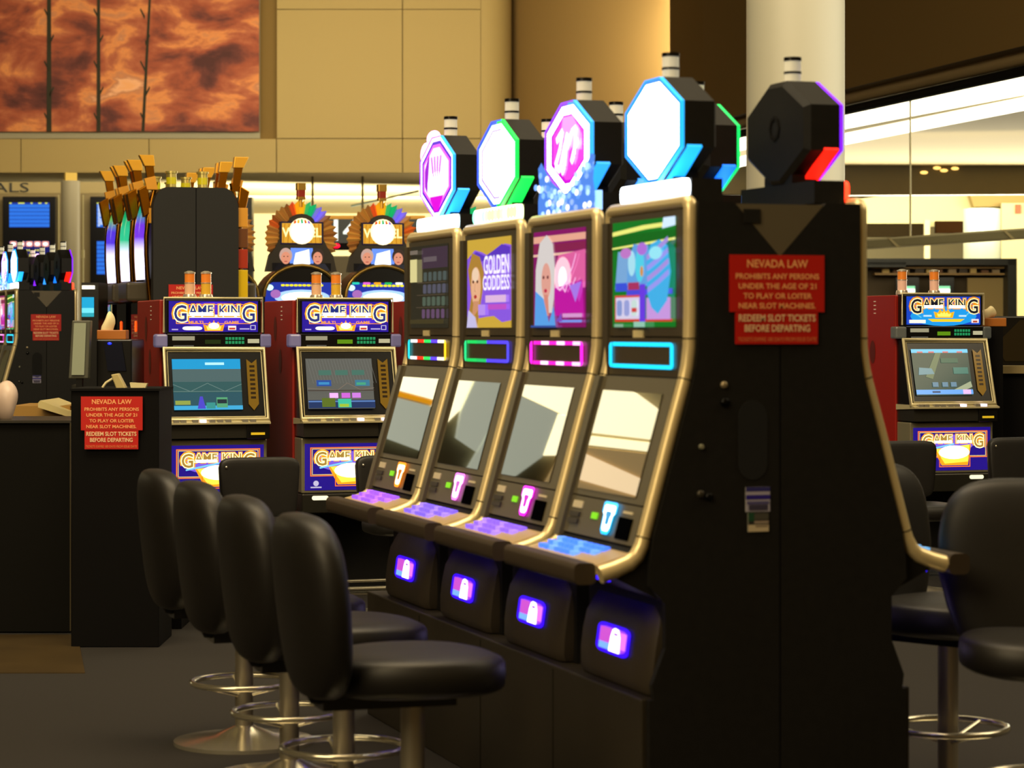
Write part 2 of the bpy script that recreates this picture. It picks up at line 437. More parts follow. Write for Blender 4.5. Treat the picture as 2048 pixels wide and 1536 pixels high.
def upper_art(kind):
    a = Art(.462, .28)
    if kind == 'paytable':
        a.rect(0, 0, 1, 1, '4a4636', .35)
        a.rect(.3, .72, .98, .97, '5a4458', .5).rect(.35, .80, .7, .86, '8a7a80', .5)
        for r, c in enumerate(('54605c', '5c5c6c', '586858', '6c5070')):
            for k in range(5):
                a.poly(rrect(.085, .11, .02, 3, .40+k*.13, .62-r*.15), c, .8)
            a.rect(.2, .545-r*.15, .95, .552-r*.15, '70604c', .6)
        a.rect(.05, .56, .24, .84, 'e8dc98', .9).rect(.05, .9, .26, .95, '968878', .6)
        a.rect(.05, .05, .95, .1, '5a5030', .5)
    elif kind == 'goddess':
        a.rect(0, 0, 1, 1, 'd8b040', .9)
        a.poly([(0, .12), (.2, .10), (.42, .12), (.62, .13), (.8, .06), (1, .08), (1, .90), (.86, .92), (.70, .86), (.5, .80), (.34, .85), (.18, .88), (0, .78)], '8a58e0', 1)
        a.poly([(.05, .8), (.22, .86), (.42, .80), (.62, .86), (.80, .92), (.98, .88), (.98, .80), (.6, .78), (.3, .74)], '6038c8', .9)
        a.poly([(0, .05), (.10, .35), (.02, .66), (.12, .85), (.30, .80), (.40, .62), (.37, .42), (.30, .2), (.24, 0), (0, 0)], 'b88838', .9)
        a.ell(.21, .47, .115, .22, 'e8b088', 1); a.ell(.20, .60, .08, .08, 'f0d0b0', 1)
        a.poly([(.12, .1), (.26, .2), (.30, .3), (.16, .3)], 'd89870', .9)
        a.poly([(0, 0), (.25, 0), (.20, .12), (.04, .20)], 'c8c0e8', 1)
        for x in (.16, .26): a.ell(x, .52, .022, .018, '583020', .8)
        a.ell(.215, .35, .035, .022, 'b03030', 1); a.line([(.21, .5), (.20, .42), (.225, .41)], .0012, 'b07850', 1)
        a.text('GOLDEN', .42, .60, .98, .80, 'f0e8ff', 1.2, .02)
        a.text('GODDESS', .40, .42, .99, .58, 'f0e8ff', 1.2, .02)
        a.rect(.46, .28, .92, .36, 'e0b8e0', 1).rect(.52, .20, .93, .26, 'c050c8', 1).rect(.3, .14, .46, .26, 'b890f0', 1)
    elif kind == 'blonde':
        a.rect(0, 0, 1, 1, '8c1068', .9).rect(0, .88, 1, .95, 'e8a890', 1).rect(0, .78, 1, .86, '8c2050', .9)
        a.rect(0, .74, 1, .765, 'f0c0a8', 1)
        a.poly([(.34, .45), (.5, .74), (1, .78), (1, .4), (.5, .35)], 'e060a0', 1); a.ell(.58, .52, .16, .2, 'ffc0d0', 1.2); a.ell(.58, .5, .08, .12, 'fff0f0', 1.4)
        a.poly([(.42, .40), (.95, .48), (.98, .1), (.44, .12)], 'c010a0', 1)
        a.poly([(.05, .3), (.06, .6), (.14, .88), (.28, .96), (.40, .86), (.44, .6), (.42, .3), (.38, .15), (.12, .15)], 'd8d0cc', 1)
        a.ell(.27, .48, .095, .19, 'e0a090', 1); a.poly([(.22, .12), (.33, .12), (.31, .34), (.23, .34)], 'd88878', 1)
        a.poly([(.04, 0), (.46, 0), (.42, .22), (.33, .05), (.22, .30), (.06, .38)], '58a0e8', 1)
        for x in (.225, .31): a.ell(x, .52, .02, .018, '703038', .8)
        a.ell(.27, .38, .03, .02, 'c02848', 1)
        a.line([(.47, .42), (.55, .38), (.68, .46), (.80, .62), (.86, .74)], .003, 'f0b0e0', 1.2)
        a.line([(.60, .42), (.66, .36), (.72, .46), (.78, .38), (.86, .5)], .003, 'f0b0e0', 1.2)
        a.poly([(.75, .42), (.97, .46), (.86, .25)], 'a878e8', 1)
        a.rect(.62, .10, .98, .14, 'd898d0', 1).rect(.56, .05, .98, .075, '7898f0', 1).poly([(.5, .06), (.6, .15), (.62, .06)], '8048c0', 1)
        a.rect(0, 0, .5, .02, '3050a0', 1)
    elif kind == 'candy':
        a.rect(0, 0, 1, 1, '0c7c24', .9).rect(0, .72, 1, .88, '0c6c1c', .9)
        a.poly([(0, .87), (.55, .91), (1, .92), (1, .96), (.5, .95), (0, .91)], 'e8e878', 1.1)
        a.poly([(.8, .9), (1, .92), (1, 1), (.82, 1)], 'd0e8ff', 1.1)
        a.poly([(0, .745), (.5, .765), (1, .79), (1, .81), (.5, .785), (0, .76)], 'f0f080', 1.1)
        a.poly([(.05, .36), (.27, .34), (.30, .70), (.10, .72)], '78a8d8', 1).rect(.06, .34, .26, .42, '3850d8', 1)
        a.poly([(.25, .4), (.60, .38), (.60, .76), (.36, .78), (.26, .6)], '60a0e0', 1).ell(.33, .60, .06, .12, 'a8e0f0', 1).ell(.46, .58, .07, .16, '50d0e8', 1)
        a.ell(.5, .73, .08, .06, 'b070d8', 1).ell(.24, .70, .09, .05, 'c078c8', 1).ell(.50, .52, .025, .05, 'd89048', 1)
        a.rect(.28, .34, .46, .42, 'a83060', 1).rect(.26, .3, .98, .35, '4848d8', 1)
        a.rect(.08, .06, .48, .29, 'd8d0e8', 1).frame(.07, .05, .49, .30, .015, .02, 'd84840', 1).rect(.08, .05, .98, .075, 'd03828', 1)
        for k in range(3): a.poly(rrect(.09, .15, .03, 3, .15+k*.125, .18), ('8898d0', '98a0d8', 'c8e0d8')[k], 1); a.rect(.36, .14, .44, .18, 'd04040', 1)
        a.rect(.49, .05, .58, .40, '6838e0', 1)
        a.rect(.60, .07, .97, .27, 'c898e0', 1)
        a.poly([(.62, .3), (.60, .6), (.66, .76), (.80, .80), (.93, .74), (.98, .5), (.92, .24), (.78, .12), (.68, .18)], '40b0e8', 1)
        for k in range(4): a.line([(.62, .34+k*.1), (.80, .42+k*.1), (.95, .50+k*.1)], .007, 'a890e0' if k % 2 else '9898f0', 1)
        a.ell(.76, .68, .1, .06, '98e8f8', 1)
        a.rect(.1, .0, .25, .03, '80b090', 1).rect(.42, 0, .6, .05, '90c8b0', 1)
    return a

def topper_art(kind, w=.396, h=.27):
    a = Art(w, h); O = MESH['O']
    def sc_(k, dx=0, dy=0): return [(.5+x/w*k+dx, .5+z/h*k+dy) for x, z in O]
    if kind == 'white':
        a.poly(sc_(1), '1878ff', 1.6).poly(sc_(.93), 'ffffff', 6).poly(sc_(.80), 'b080ff', 1.2).poly(sc_(.76), 'ffffff', 4)
        a.line([(.55, .36), (.70, .40), (.82, .50)], .003, 'e8b0ff', 1).line([(.5, .30), (.7, .33)], .003, 'e8b0ff', 1)
    elif kind == 'script':
        a.poly(sc_(1), '7830ff', 1.5).poly([(.5, 1), (.63, .98), (1, .72), (1, .3), (.58, 0), (.5, 0)], '2090ff', 1.5).poly(sc_(.93), 'ffffff', 5).poly(sc_(.74), 'e000e8', 1.0).poly(sc_(.68, .02, .01), 'ff48f0', 1.0)
        a.poly([(.40, .84), (.62, .84), (.82, .62), (.82, .46), (.6, .5), (.36, .66)], 'ffa0f8', 1.2)
        a.line([(.26, .60), (.40, .70), (.34, .50), (.24, .34), (.34, .28), (.44, .5), (.52, .66), (.46, .32), (.40, .24)], .010, 'ffffff', 2)
        a.line([(.52, .5), (.62, .66), (.72, .70), (.68, .42), (.62, .34), (.70, .5), (.78, .56)], .010, 'ffffff', 2)
    elif kind == 'green':
        a.poly(sc_(1), '3050ff', 1.5).poly([(.5, 1), (.63, .98), (1, .72), (1, .3), (.58, 0), (.5, 0)], '10d048', 1.4).poly(sc_(.93), 'd0f0ff', 3).poly(sc_(.80), '9040ff', 1.6).poly(sc_(.76, .02), 'ffffff', 6)
    elif kind == 'purple':
        a.poly(sc_(1), 'e0c8ff', 3).poly(sc_(.90), '6010e0', 1.0).poly(sc_(.82), 'ff60ff', 1.2).poly(sc_(.74), 'ffe8ff', 1.3).ell(.5, .42, .26, .14, 'ffffff', 3)
        a.poly([(.3, .25), (.72, .25), (.56, .06), (.44, .06)], 'f000e8', 1.0).poly([(.22, .3), (.30, .8), (.25, .75), (.15, .6), (.15, .4)], 'b010e0', 1.0)
        for k in range(4): a.line([(.36+k*.1, .75), (.42+k*.06, .5)], .007, 'e050f0', 1.0)
    return a

def slot_machine(label, Y, side, screen, topper, rimcol, basecol, keyc, led, neon, k):
    """side -1: faces -X ; +1: faces +X"""
    x = 2.326 if side < 0 else 2.568*2 - 2.326
    t = thing('slot_machine', label, 'slot machine', (x, Y, 0), -PI/2 if side < 0 else PI/2, 'octagon-topped slot machines')
    M = MESH
    link('cabinet_body', M['body'], t)
    tb = link('trim_tube', M['tube'], t)
    for jm in M['joint']: link('joint_ring', jm, tb)
    ub = link('upper_bezel', M['bez' if side < 0 else 'bezR'], t)
    a = upper_art(screen); put('upper_screen', a, ub, (-.008, -.0055, 1.499))
    bd = MB(); bd.box(-.078, -.008, -.008, -.002, 1.3335+.01, 1.3625); bd.v = [(x_+.0, y_, z_-.012) for x_, y_, z_ in bd.v]
    part('badge', bd, mat('pale_badge', 'e0cf9a', .35), ub)
    put('light_frame', led_frame(led), ub, (-.014, -.0095, 1.285))
    lb = link('lower_bezel', M['bez2' if side < 0 else 'bez2R'], t)
    g = MB(); z0, z1 = .928, 1.19
    g.add([(x_, slant(z)-.0055, z) for x_, z in ((-.235, z0), (.205, z0), (.205, z1), (-.235, z1))], [(0, 1, 2, 3)])
    g.add([(x_, slant(z)-.0031, z) for x_, z in ((-.235, z0), (.205, z0), (.205, z1), (-.235, z1))], [(0, 3, 2, 1)])
    part('lower_screen', g, M_glass, lb)
    # console fittings
    c = MB()
    def sbox(x0, x1, za, zb, th, m=0):
        c.add([(x0, slant(za)-th, za), (x1, slant(za)-th, za), (x1, slant(zb)-th, zb), (x0, slant(zb)-th, zb),
               (x0, slant(za)+.004, za), (x1, slant(za)+.004, za), (x1, slant(zb)+.004, zb), (x0, slant(zb)+.004, zb)],
              [(0,1,2,3),(0,4,5,1),(1,5,6,2),(2,6,7,3),(3,7,4,0)], m)
    sbox(-.235, -.16, .878, .896, .006); part('label_plate', c, mat('pale_plate', 'cfc2a0', .4), lb)
    c = MB(); sbox(-.240, -.165, .856, .868, .009); sbox(-.240, -.165, .838, .850, .009); part('service_button', c, mat('grey_button', '3c3830', .5), lb)
    c = MB(); sbox(-.075, -.03, .858, .874, .006); part('indicator_light', c, lamp('green_indicator', '70c818', .8), lb)
    c = MB(); sbox(.130, .225, .822, .876, .006); part('bill_slot', c, mat('slot_void', '020202', .9, ior=1.05), lb)
    c = MB(); sbox(.145, .215, .886, .892, .005); part('slot_label', c, mat('pale_plate', 'cfc2a0', .4), lb)
    neon_t(neon[0], neon[1], lb)
    dk = link('button_deck', M['deck'], t)
    if keyc not in M: M[keyc] = key_mesh(*keyc)
    link('keypad', M[keyc], dk)
    link('armrest', M['arm'], t)
    u = MB(); u.box(-.25, .25, -.20, -.19, .724, .731); part('under_light', u, lamp('violet_under_glow', '3010ff', 2.5), t)
    bl = link('belly_door', M['belly'], t)
    put('lit_icon', M['icon'], bl, (0, -.0925, .547), (0, -1, .14))
    # topper
    tp = link('topper', M['shell'], t)
    put('sign_face', topper_art(topper), tp, (0, .0185, 1.872))
    rim = MB(); O = M['O']
    rim.ring([(x_*1.022, 1.872+z_*1.025) for x_, z_ in O], [(x_*1.0, 1.872+z_*1.0) for x_, z_ in O], 'y', .016, .032)
    rr = part('rim_light', rim, [lamp('rim_'+rimcol[0], rimcol[0], 1.4), lamp('rim_'+rimcol[1], rimcol[1], 1.4)], tp)
    for p in rr.data.polygons:
        if p.center.x > 0: p.material_index = 1
    ws = MB()
    for sx in ((1,) if side < 0 else (-1,)):
        ws.prism([(sx*.198*1.04, 1.872-.050), (sx*.040*1.04, 1.872-.143), (sx*.050*1.04, 1.872-.146), (sx*.203*1.04, 1.872-.056)], 'y', .032, .072)
    part('chamfer_light', ws, lamp('rim_'+rimcol[1], rimcol[1], 1.4), tp)
    if topper == 'script':
        a = Art(.50, .16); random.seed(3)
        a.poly([(0, 0), (1, 0), (1, .3), (.97, .55), (1, .95), (.94, 1), (.75, .6), (.5, .35), (.25, .6), (.06, 1), (0, .9), (.03, .5), (0, .3)], '5088e8', 1.1)
        for _ in range(46):
            x_ = random.random(); y_ = random.random()*(.3 + abs(x_-.5)*1.1)
            if y_ < .9: a.ell(x_*.94+.03, y_+.03, .035, .06, random.choice(['ffffff', 'a8d0ff', '78a8ff']), 1.6, 8)
        put('lit_crystal_base', a, tp, (0, .012, 1.765))
        bb = MB(); bb.box(-.25, .25, .02, .034, 1.686, 1.74); part('base_light_bar', bb, lamp('bar_ice', '90c0ff', 1.5), tp)
    else:
        bb = MB(); bb.prism(rrect(.47, .047, .018, 4, 0, 1.712), 'y', .014, .036)
        part('base_light_bar', bb, lamp('bar_'+basecol, basecol, 5), tp, 40)
    if topper == 'green':
        a = Art(.48, .04); random.seed(5)
        for i in range(14): a.ell(.04+i*.07, .5, .045, .5, random.choice(['ffff90', 'b0ff80', 'ffffff', 'ffd880', '90ffd0']), 3, 10)
        put('light_dots', a, tp, (0, .0125, 1.712))
    if topper == 'purple':
        e = MB(); e.super((-.18, .035, 1.955), (.04, .02, .045), 1, 1, 12, 8); e.super((-.09, .035, 2.005), (.06, .02, .03), 1, 1, 12, 8)
        part('side_bulb', e, lamp('pink_bulb', 'ffb0ff', 3), tp, 60)
    em = MB(); em.ring([(.034*math.cos(PI*q_/4), 1.885+.034*math.sin(PI*q_/4)) for q_ in range(8)], [(.024*math.cos(PI*q_/4), 1.885+.024*math.sin(PI*q_/4)) for q_ in range(8)], 'y', .118, .1225); part('rear_emblem', em, M_matte, tp)
    cn = link('candle', M['candle'], tp); cn.location.z = -.024; link('candle_base', M['cbase'], cn)
    return t

Y0 = 5.794; SP = .68
rows = [
 ('purple', 'paytable', ('8020ff', '28a0ff'), 'd0f4ff', ('8a50f0', 'b070ff'), [('20d8e8', 1.6), ('ffffff', 1.6), ('ff3018', 1.8), ('30e860', 1.4), ('6040ff', 1.6), ('fff8d0', 1.8), ('ffc820', 1.8)], ('ff8818', 'fff4c0')),
 ('green', 'goddess', ('3858ff', '18e050'), 'f0ffb0', ('7058f0', '9a80ff'), [('28d880', 1.5), ('18c858', 1.4), ('20b860', 1.4), ('5040e8', 1.5), ('5040f0', 1.5), ('5048f0', 1.5)], ('ff78f8', 'fff0ff')),
 ('script', 'blonde', ('9040ff', '30a0ff'), '90c0ff', ('7a58f0', 'a080ff'), [('ff20d0', 2), ('ff20c0', 1.6), ('ffc0f0', 2.2), ('ff20c0', 1.6), ('ffc0f0', 2.2), ('ff20c0', 1.6), ('ffb0e8', 2.2), ('ff20d0', 2)], ('ff18f0', 'fff0ff')),
 ('white', 'candy', ('2890ff', '20a8ff'), 'e8f4ff', ('4078ff', '68a0ff'), [('18c8f8', 1.9)]*5, ('18b8ff', 'e8fcff')),
]
LB = {0: 'slot machine with dim paytable screen and magenta octagon sign, farthest of the front row',
      1: 'slot machine showing golden-haired woman on purple poster, green-rimmed octagon sign on top',
      2: 'slot machine showing blonde woman in blue on magenta screen, pink script octagon sign',
      3: 'slot machine with green and blue candy-coloured screen, nearest of the front row, cyan light frame'}
front = {}
for i, (tp, scn, rim, bc, kc, led, neon) in enumerate(rows):
    k = 3 - i
    front[k] = slot_machine(LB[i], Y0 + .31 + SP*k, -1, scn, tp, rim, bc, kc, led, neon, k)
LR = {0: 'slot machine behind the black end panel, dark octagon back with red and violet rim',
      1: 'slot machine of the hidden row, second from the end panel, green-edged octagon above',
      2: 'slot machine of the hidden row, third from the end panel, behind the pink script sign',
      3: 'slot machine of the hidden row, farthest from the end panel, behind the white-green sign'}
rr_ = [('white', 'candy', ('7818ff', 'ff2010'), 'ff3018', ('58a8e8', '90d0f0'), [('18c8f8', 1.9)]*5, ('18b8ff', 'e8fcff')),
       ('green', 'goddess', ('1878ff', '10d060'), '60a8ff', ('7058f0', '9a80ff'), [('28d880', 1.5)]*5, ('ff78f8', 'fff0ff')),
       ('white', 'paytable', ('3090ff', '2090ff'), 'e8f4ff', ('7058f0', '9a80ff'), [('ff20d0', 1.5)]*5, ('ff78f8', 'fff0ff')),
       ('purple', 'blonde', ('8020ff', '8020ff'), 'e8f4ff', ('7058f0', '9a80ff'), [('ff20d0', 1.5)]*5, ('ff78f8', 'fff0ff'))]
for k, (tp, scn, rim, bc, kc, led, neon) in enumerate(rr_):
    # mirror rim colours: the camera sees this row from behind
    slot_machine(LR[k], Y0 + .31 + SP*k, 1, scn, tp, (rim[1], rim[0]) if k else rim, bc, kc, led, neon, k)

def plinth(label, y0, n, x0=2.205, x1=2.945):
    t = thing('machine_base', label, 'base', ((x0+x1)/2, y0, 0)); h = (x1-x0)/2
    b = MB(); b.box(-h, h, .0, n*SP, 0, .432); part('base_box', b, mat('dark_brown_laminate', '2b2519', .5, noise=.1), t, bevel=.004)
    for k in range(1, n):
        s_ = MB(); s_.box(-h-.001, -h+.002, k*SP-.002, k*SP+.002, .02, .42); part('panel_seam', s_, M_matte, t)
    return t
plinth('dark brown plinth under the near slot machine bank', Y0+.03, 4)
# end panel dressing: cover plates and hardware on the near end of the bank
t = thing('end_panel', 'black end panel closing the near slot machine bank, flared at the bottom', 'panel', (2.568, Y0+.02, 0))
yy = .0
def endpoly(s):
    return [(s*.002, 1.535), (s*.126, 1.672), (s*.222, 1.672), (s*.224, 1.30), (s*.234, 1.23), (s*.340, .84), (s*.350, .765), (s*.352, .715), (s*.31, .67), (s*.31, .56), (s*.345, .47), (s*.34, .434), (s*.352, .432), (s*.352, .0), (s*.002, 0)]
for s in (-1, 1):
    b = MB(); b.prism(endpoly(s) if s < 0 else endpoly(s), 'y', -.022, 0); part('cover_plate', b, M_body, t)
b = MB()
b.prism([(-.075+.04*math.cos(a)*1.0, 1.075+(.055 if a <= PI else -.055)+.045*math.sin(a)) for a in [2*PI*k/28 for k in range(29)][:-1]], 'y', -.024, -.021)
b.v = [(x+.0, y, z) for x, y, z in b.v]; part('vent_recess', b, mat('deep_black', '050505', .9), t, label='oval dark recess')
for (x, z, r, c) in ((-.154, 1.214, .009, 'b0a080'), (-.215, 1.06, .007, 'a8a890'), (-.217, .942, .010, '48443a'), (-.151, 1.17, .012, '080808'), (-.195, .935, .010, '080808')):
    b = MB(); b.lathe([(r, 0), (r, .006), (r*.7, .009)], 0, 0, 14)
    b.v = [(x+vx, -.022-vz, z+vy) for vx, vy, vz in b.v]; part('lock', b, mat('lock_'+c, c, .3, .6), t, 50)
# filler panel in the V between the two rows
t = thing('filler_panel', 'taupe filler panel in the V notch between the two rows', 'panel', (2.568, Y0+.0, 0))
b = MB(); b.prism([(-.121, 1.668), (.121, 1.668), (.002, 1.538), (-.002, 1.538)], 'y', 0, SP*4-.1)
part('notch_cover', b, mat('taupe_panel', '5c5340', .5), t); b = MB(); b.box(-.10, -.055, -.004, .004, 1.62, 1.655); part('clip', b, M_body, t)
law_sign('large red Nevada law notice on the black end panel of the near bank', (2.558, Y0-.007, 1.316), 0, .258, .224)
a_ = Art(.066, .062)
a_.rect(0, 0, 1, 1, 'a8a4b8').rect(0, .82, 1, 1, '2c2a70').rect(0, .5, 1, .68, '2a1c88').rect(.05, .30, .95, .42, '504c80').rect(.12, .06, .9, .28, '3c3850')
t = thing('inspection_sticker', 'blue and white striped sticker on the end panel, above a smaller one', 'sticker', (2.506, Y0-.0035, .895))
b = MB(); b.box(-.033, .033, 0, .0012, 0, .062); part('sticker_backing', b, M_white, t); put('print', a_, t, (0, -.0005, .031), lit=False)
a_ = Art(.056, .048); a_.rect(0, .0, 1, 1, '2c2c28').rect(0, .55, .3, 1, '184830').rect(.3, .62, 1, .95, '4a4840').rect(.3, .42, 1, .56, '988878').rect(0, 0, 1, .36, 'c8b898').rect(.35, .24, .95, .32, '807060')
t = thing('inspection_sticker', 'small dark and cream sticker below the blue striped one', 'sticker', (2.507, Y0-.0035, .845))
b = MB(); b.box(-.028, .028, 0, .0012, 0, .048); part('sticker_backing', b, M_white, t); put('print', a_, t, (0, -.0005, .024), lit=False)

# ------------------------------------------------------------------ padded chairs of the near bank
def chair_parts(t, top=.90, seat=.55):
    h = (top - (seat-.10))/2
    def warp(x, y, z):
        k = 1 - .22*max(0, -z/h) - .05*max(0, z/h)**2
        return (x*k, y + .9*x*x*-1*.35 + z*.10, z)
    b = MB(); b.super((0, .265, top-h), (.245, .066, h), .52, .80, 36, 20, warp); part('backrest', b, M_vinyl, t, 80)
    b = MB(); b.super((0, 0, seat-.05), (.225, .225, .055), .45, .8, 40, 14, lambda x, y, z: (x*(1-.12*max(0, y/.225)), y, z+.01*(x/.225)**2)); part('seat', b, M_vinyl, t, 80)
    b = MB(); b.prism([(-.05, seat-.13), (.05, seat-.13), (.05, seat-.095), (-.05, seat-.095)], 'y', -.1, .24); b.tube([(0, .18, seat-.11), (0, .25, seat-.10), (0, .268, seat-.06), (0, .268, seat+.02)], .020, 10); part('back_bracket', b, M_black, t, 50)
    b = MB(); b.lathe([(.03, .04), (.03, seat-.13), (.026, seat-.13), (.026, seat-.10)], 0, 0, 20); part('pole', b, mat('worn_steel_post', 'b4ac98', .35, .8), t, 50)
    b = MB(); b.lathe([(.23, 0), (.23, .012), (.10, .03), (.04, .055), (.03, .06)], 0, 0, 32); part('base', b, M_chrome, t, 40)
    b = MB(); b.tube([(.17*math.cos(a), .17*math.sin(a), .20) for a in [2*PI*k/24 for k in range(24)]], .01, 8, close=True)
    for a in (0, 2.094, 4.189): b.tube([(.03*math.cos(a), .03*math.sin(a), .16), (.17*math.cos(a), .17*math.sin(a), .20)], .007, 8)
    part('footrest', b, M_chrome, t, 60)
def padded_chair(label, x, y, rz, group, top=.90, seat=.55):
    t = thing('padded_chair', label, 'chair', (x, y, 0), rz, group); chair_parts(t, top, seat); return t
c0 = padded_chair('padded black chair nearest the camera on the left, before the candy-coloured machine', 1.665, 6.0, PI/2, 'black padded chairs at the front row')
for y, l in ((6.71, 'padded black chair second from the camera in the left row'), (7.39, 'padded black chair third from the camera in the left row'), (8.06, 'padded black chair farthest in the left row, beside the black podium')):
    c = copy_tree(c0); c.location = (1.665, y, 0); c['label'] = l
c1 = padded_chair('padded black chair at the right edge with broad backrest turned to the camera', 3.26, 5.68, math.radians(-20), 'black padded chairs right of the bank', .955, .57)
c = copy_tree(c1); c.location = (3.42, 6.52, 0); c.rotation_euler = (0, 0, math.radians(28)); c['label'] = 'padded black chair half hidden behind the bank end, right of the beige armrest'

# ------------------------------------------------------------------ multi-game machines with red sides
def crown(a, cx, cy, w, h, col, st):
    p = [(-.42, 0), (-.5, .62), (-.3, .5), (-.2, .85), (-.08, .6), (0, 1), (.08, .6), (.2, .85), (.3, .5), (.5, .62), (.42, 0)]
    a.poly([(cx+x*w, cy+y*h) for x, y in p], col, st)
    a.poly([(cx+x*w*.7, cy+.1*h+y*h*.55) for x, y in p], 'ffe060', st*1.2)
def gk_words(a, x0, y0, x1, y1, hot=1.0, dark='2038a0'):
    W = x1-x0; H = y1-y0
    L = (('G', 0, .15, -.30), ('AME', .18, .48, .22), ('KIN', .56, .81, .22), ('G', .85, 1, -.30))
    for bold, col, st in ((.14, 'ff9c10', 1.2*hot), (.07, 'fff0b0', 1.5*hot), (.012, dark, .8)):
        for t, u0, u1, v0 in L: a.text(t, x0+u0*W, y0+v0*H, x0+u1*W, y1, col, st, bold)
    for u0, u1 in ((.19, .475), (.565, .805)): a.rect(x0+u0*W, y0+.16*H, x0+u1*W, y0+.44*H, 'ffffff', 2.2*hot)
def gk_marquee(style=0):
    a = Art(.452, .155)
    if style == 0:
        a.rect(0, 0, 1, 1, '2810a0', .9).ell(.5, .55, .42, .42, '5028d8', 1.0)
        a.frame(.08, .26, .92, .90, .008, .022, 'ff9828', 1.2)
        a.poly([(.12, .46), (.88, .46), (.80, .56), (.2, .56)], 'fff0d0', 1.4)
        gk_words(a, .06, .46, .96, .86, 1.0, '283890')
        a.text('MULTI', .22, .28, .38, .355, 'ffa020', 1.3, .02).text('GAME', .62, .28, .78, .355, 'ffa020', 1.3, .02)
        crown(a, .5, .03, .24, .36, 'ff9818', 1.3); a.ell(.5, .2, .06, .1, 'ffffff', 2)
        a.poly(rrect(.22, .12, .05, 3, .26, .12), 'fff8e8', 1.6); a.rect(.66, .06, .75, .2, 'f8e8e0', 1.2).rect(.67, .08, .74, .14, 'd04028', 1)
        a.rect(.79, .08, .9, .12, 'c8b8f0', .9).rect(.03, .06, .1, .1, 'c8b8f0', .9).frame(.91, .07, .97, .22, .008, .02, 'd8d0f0', 1)
    else:
        a.rect(0, 0, 1, 1, '1048d0', .9).ell(.5, .3, .45, .35, '18a0f0', 1.0)
        a.line([(.05, .5), (.2, .25)], .003, '60d0f0', 1).line([(.9, .6), (.8, .3)], .003, '60d0f0', 1)
        gk_words(a, .06, .52, .96, .90, .75, '181828')
        crown(a, .5, .24, .28, .36, 'ffb818', 1.1)
        a.poly([(.28, .2), (.78, .2), (.72, .1), (.34, .1)], 'ffd020', 1.1).rect(.03, .05, .25, .17, 'f8f4e0', 1.2).rect(.22, .28, .33, .34, 'd0f0ff', 1).rect(.7, .28, .8, .34, 'd0f0ff', 1)
        a.rect(.87, .06, .97, .2, 'f0e0e0', 1.1).rect(.89, .08, .95, .14, 'c04020', 1)
    return a
def gk_belly():
    a = Art(.47, .235); a.rect(0, 0, 1, 1, '281098', .8)
    a.frame(.06, .3, .96, .92, .012, .02, 'ff7818', 1.4).frame(.08, .33, .94, .89, .006, .012, 'ffe060', 1.2)
    a.ell(.45, .62, .33, .22, '8060e0', 1.1)
    gk_words(a, .12, .60, .90, .82, 1.1, 'c89a40')
    a.poly([(.26, .50), (.74, .60), (.70, .12), (.36, .12)], 'ff9818', 1.4).frame(.33, .08, .73, .34, .01, .02, 'ff7010', 1.3)
    a.poly([(.28, .50), (.72, .60), (.70, .2), (.40, .16)], 'ffd040', 1.6); a.ell(.52, .42, .20, .16, 'fff8c0', 2.4); a.line([(.16, .48), (.52, .62)], .004, '70c0f0', 1.4)
    a.ell(.12, .15, .03, .06, 'd8d0f0', .9); a.rect(.06, .05, .18, .08, 'd8d0f0', .8)
    return a
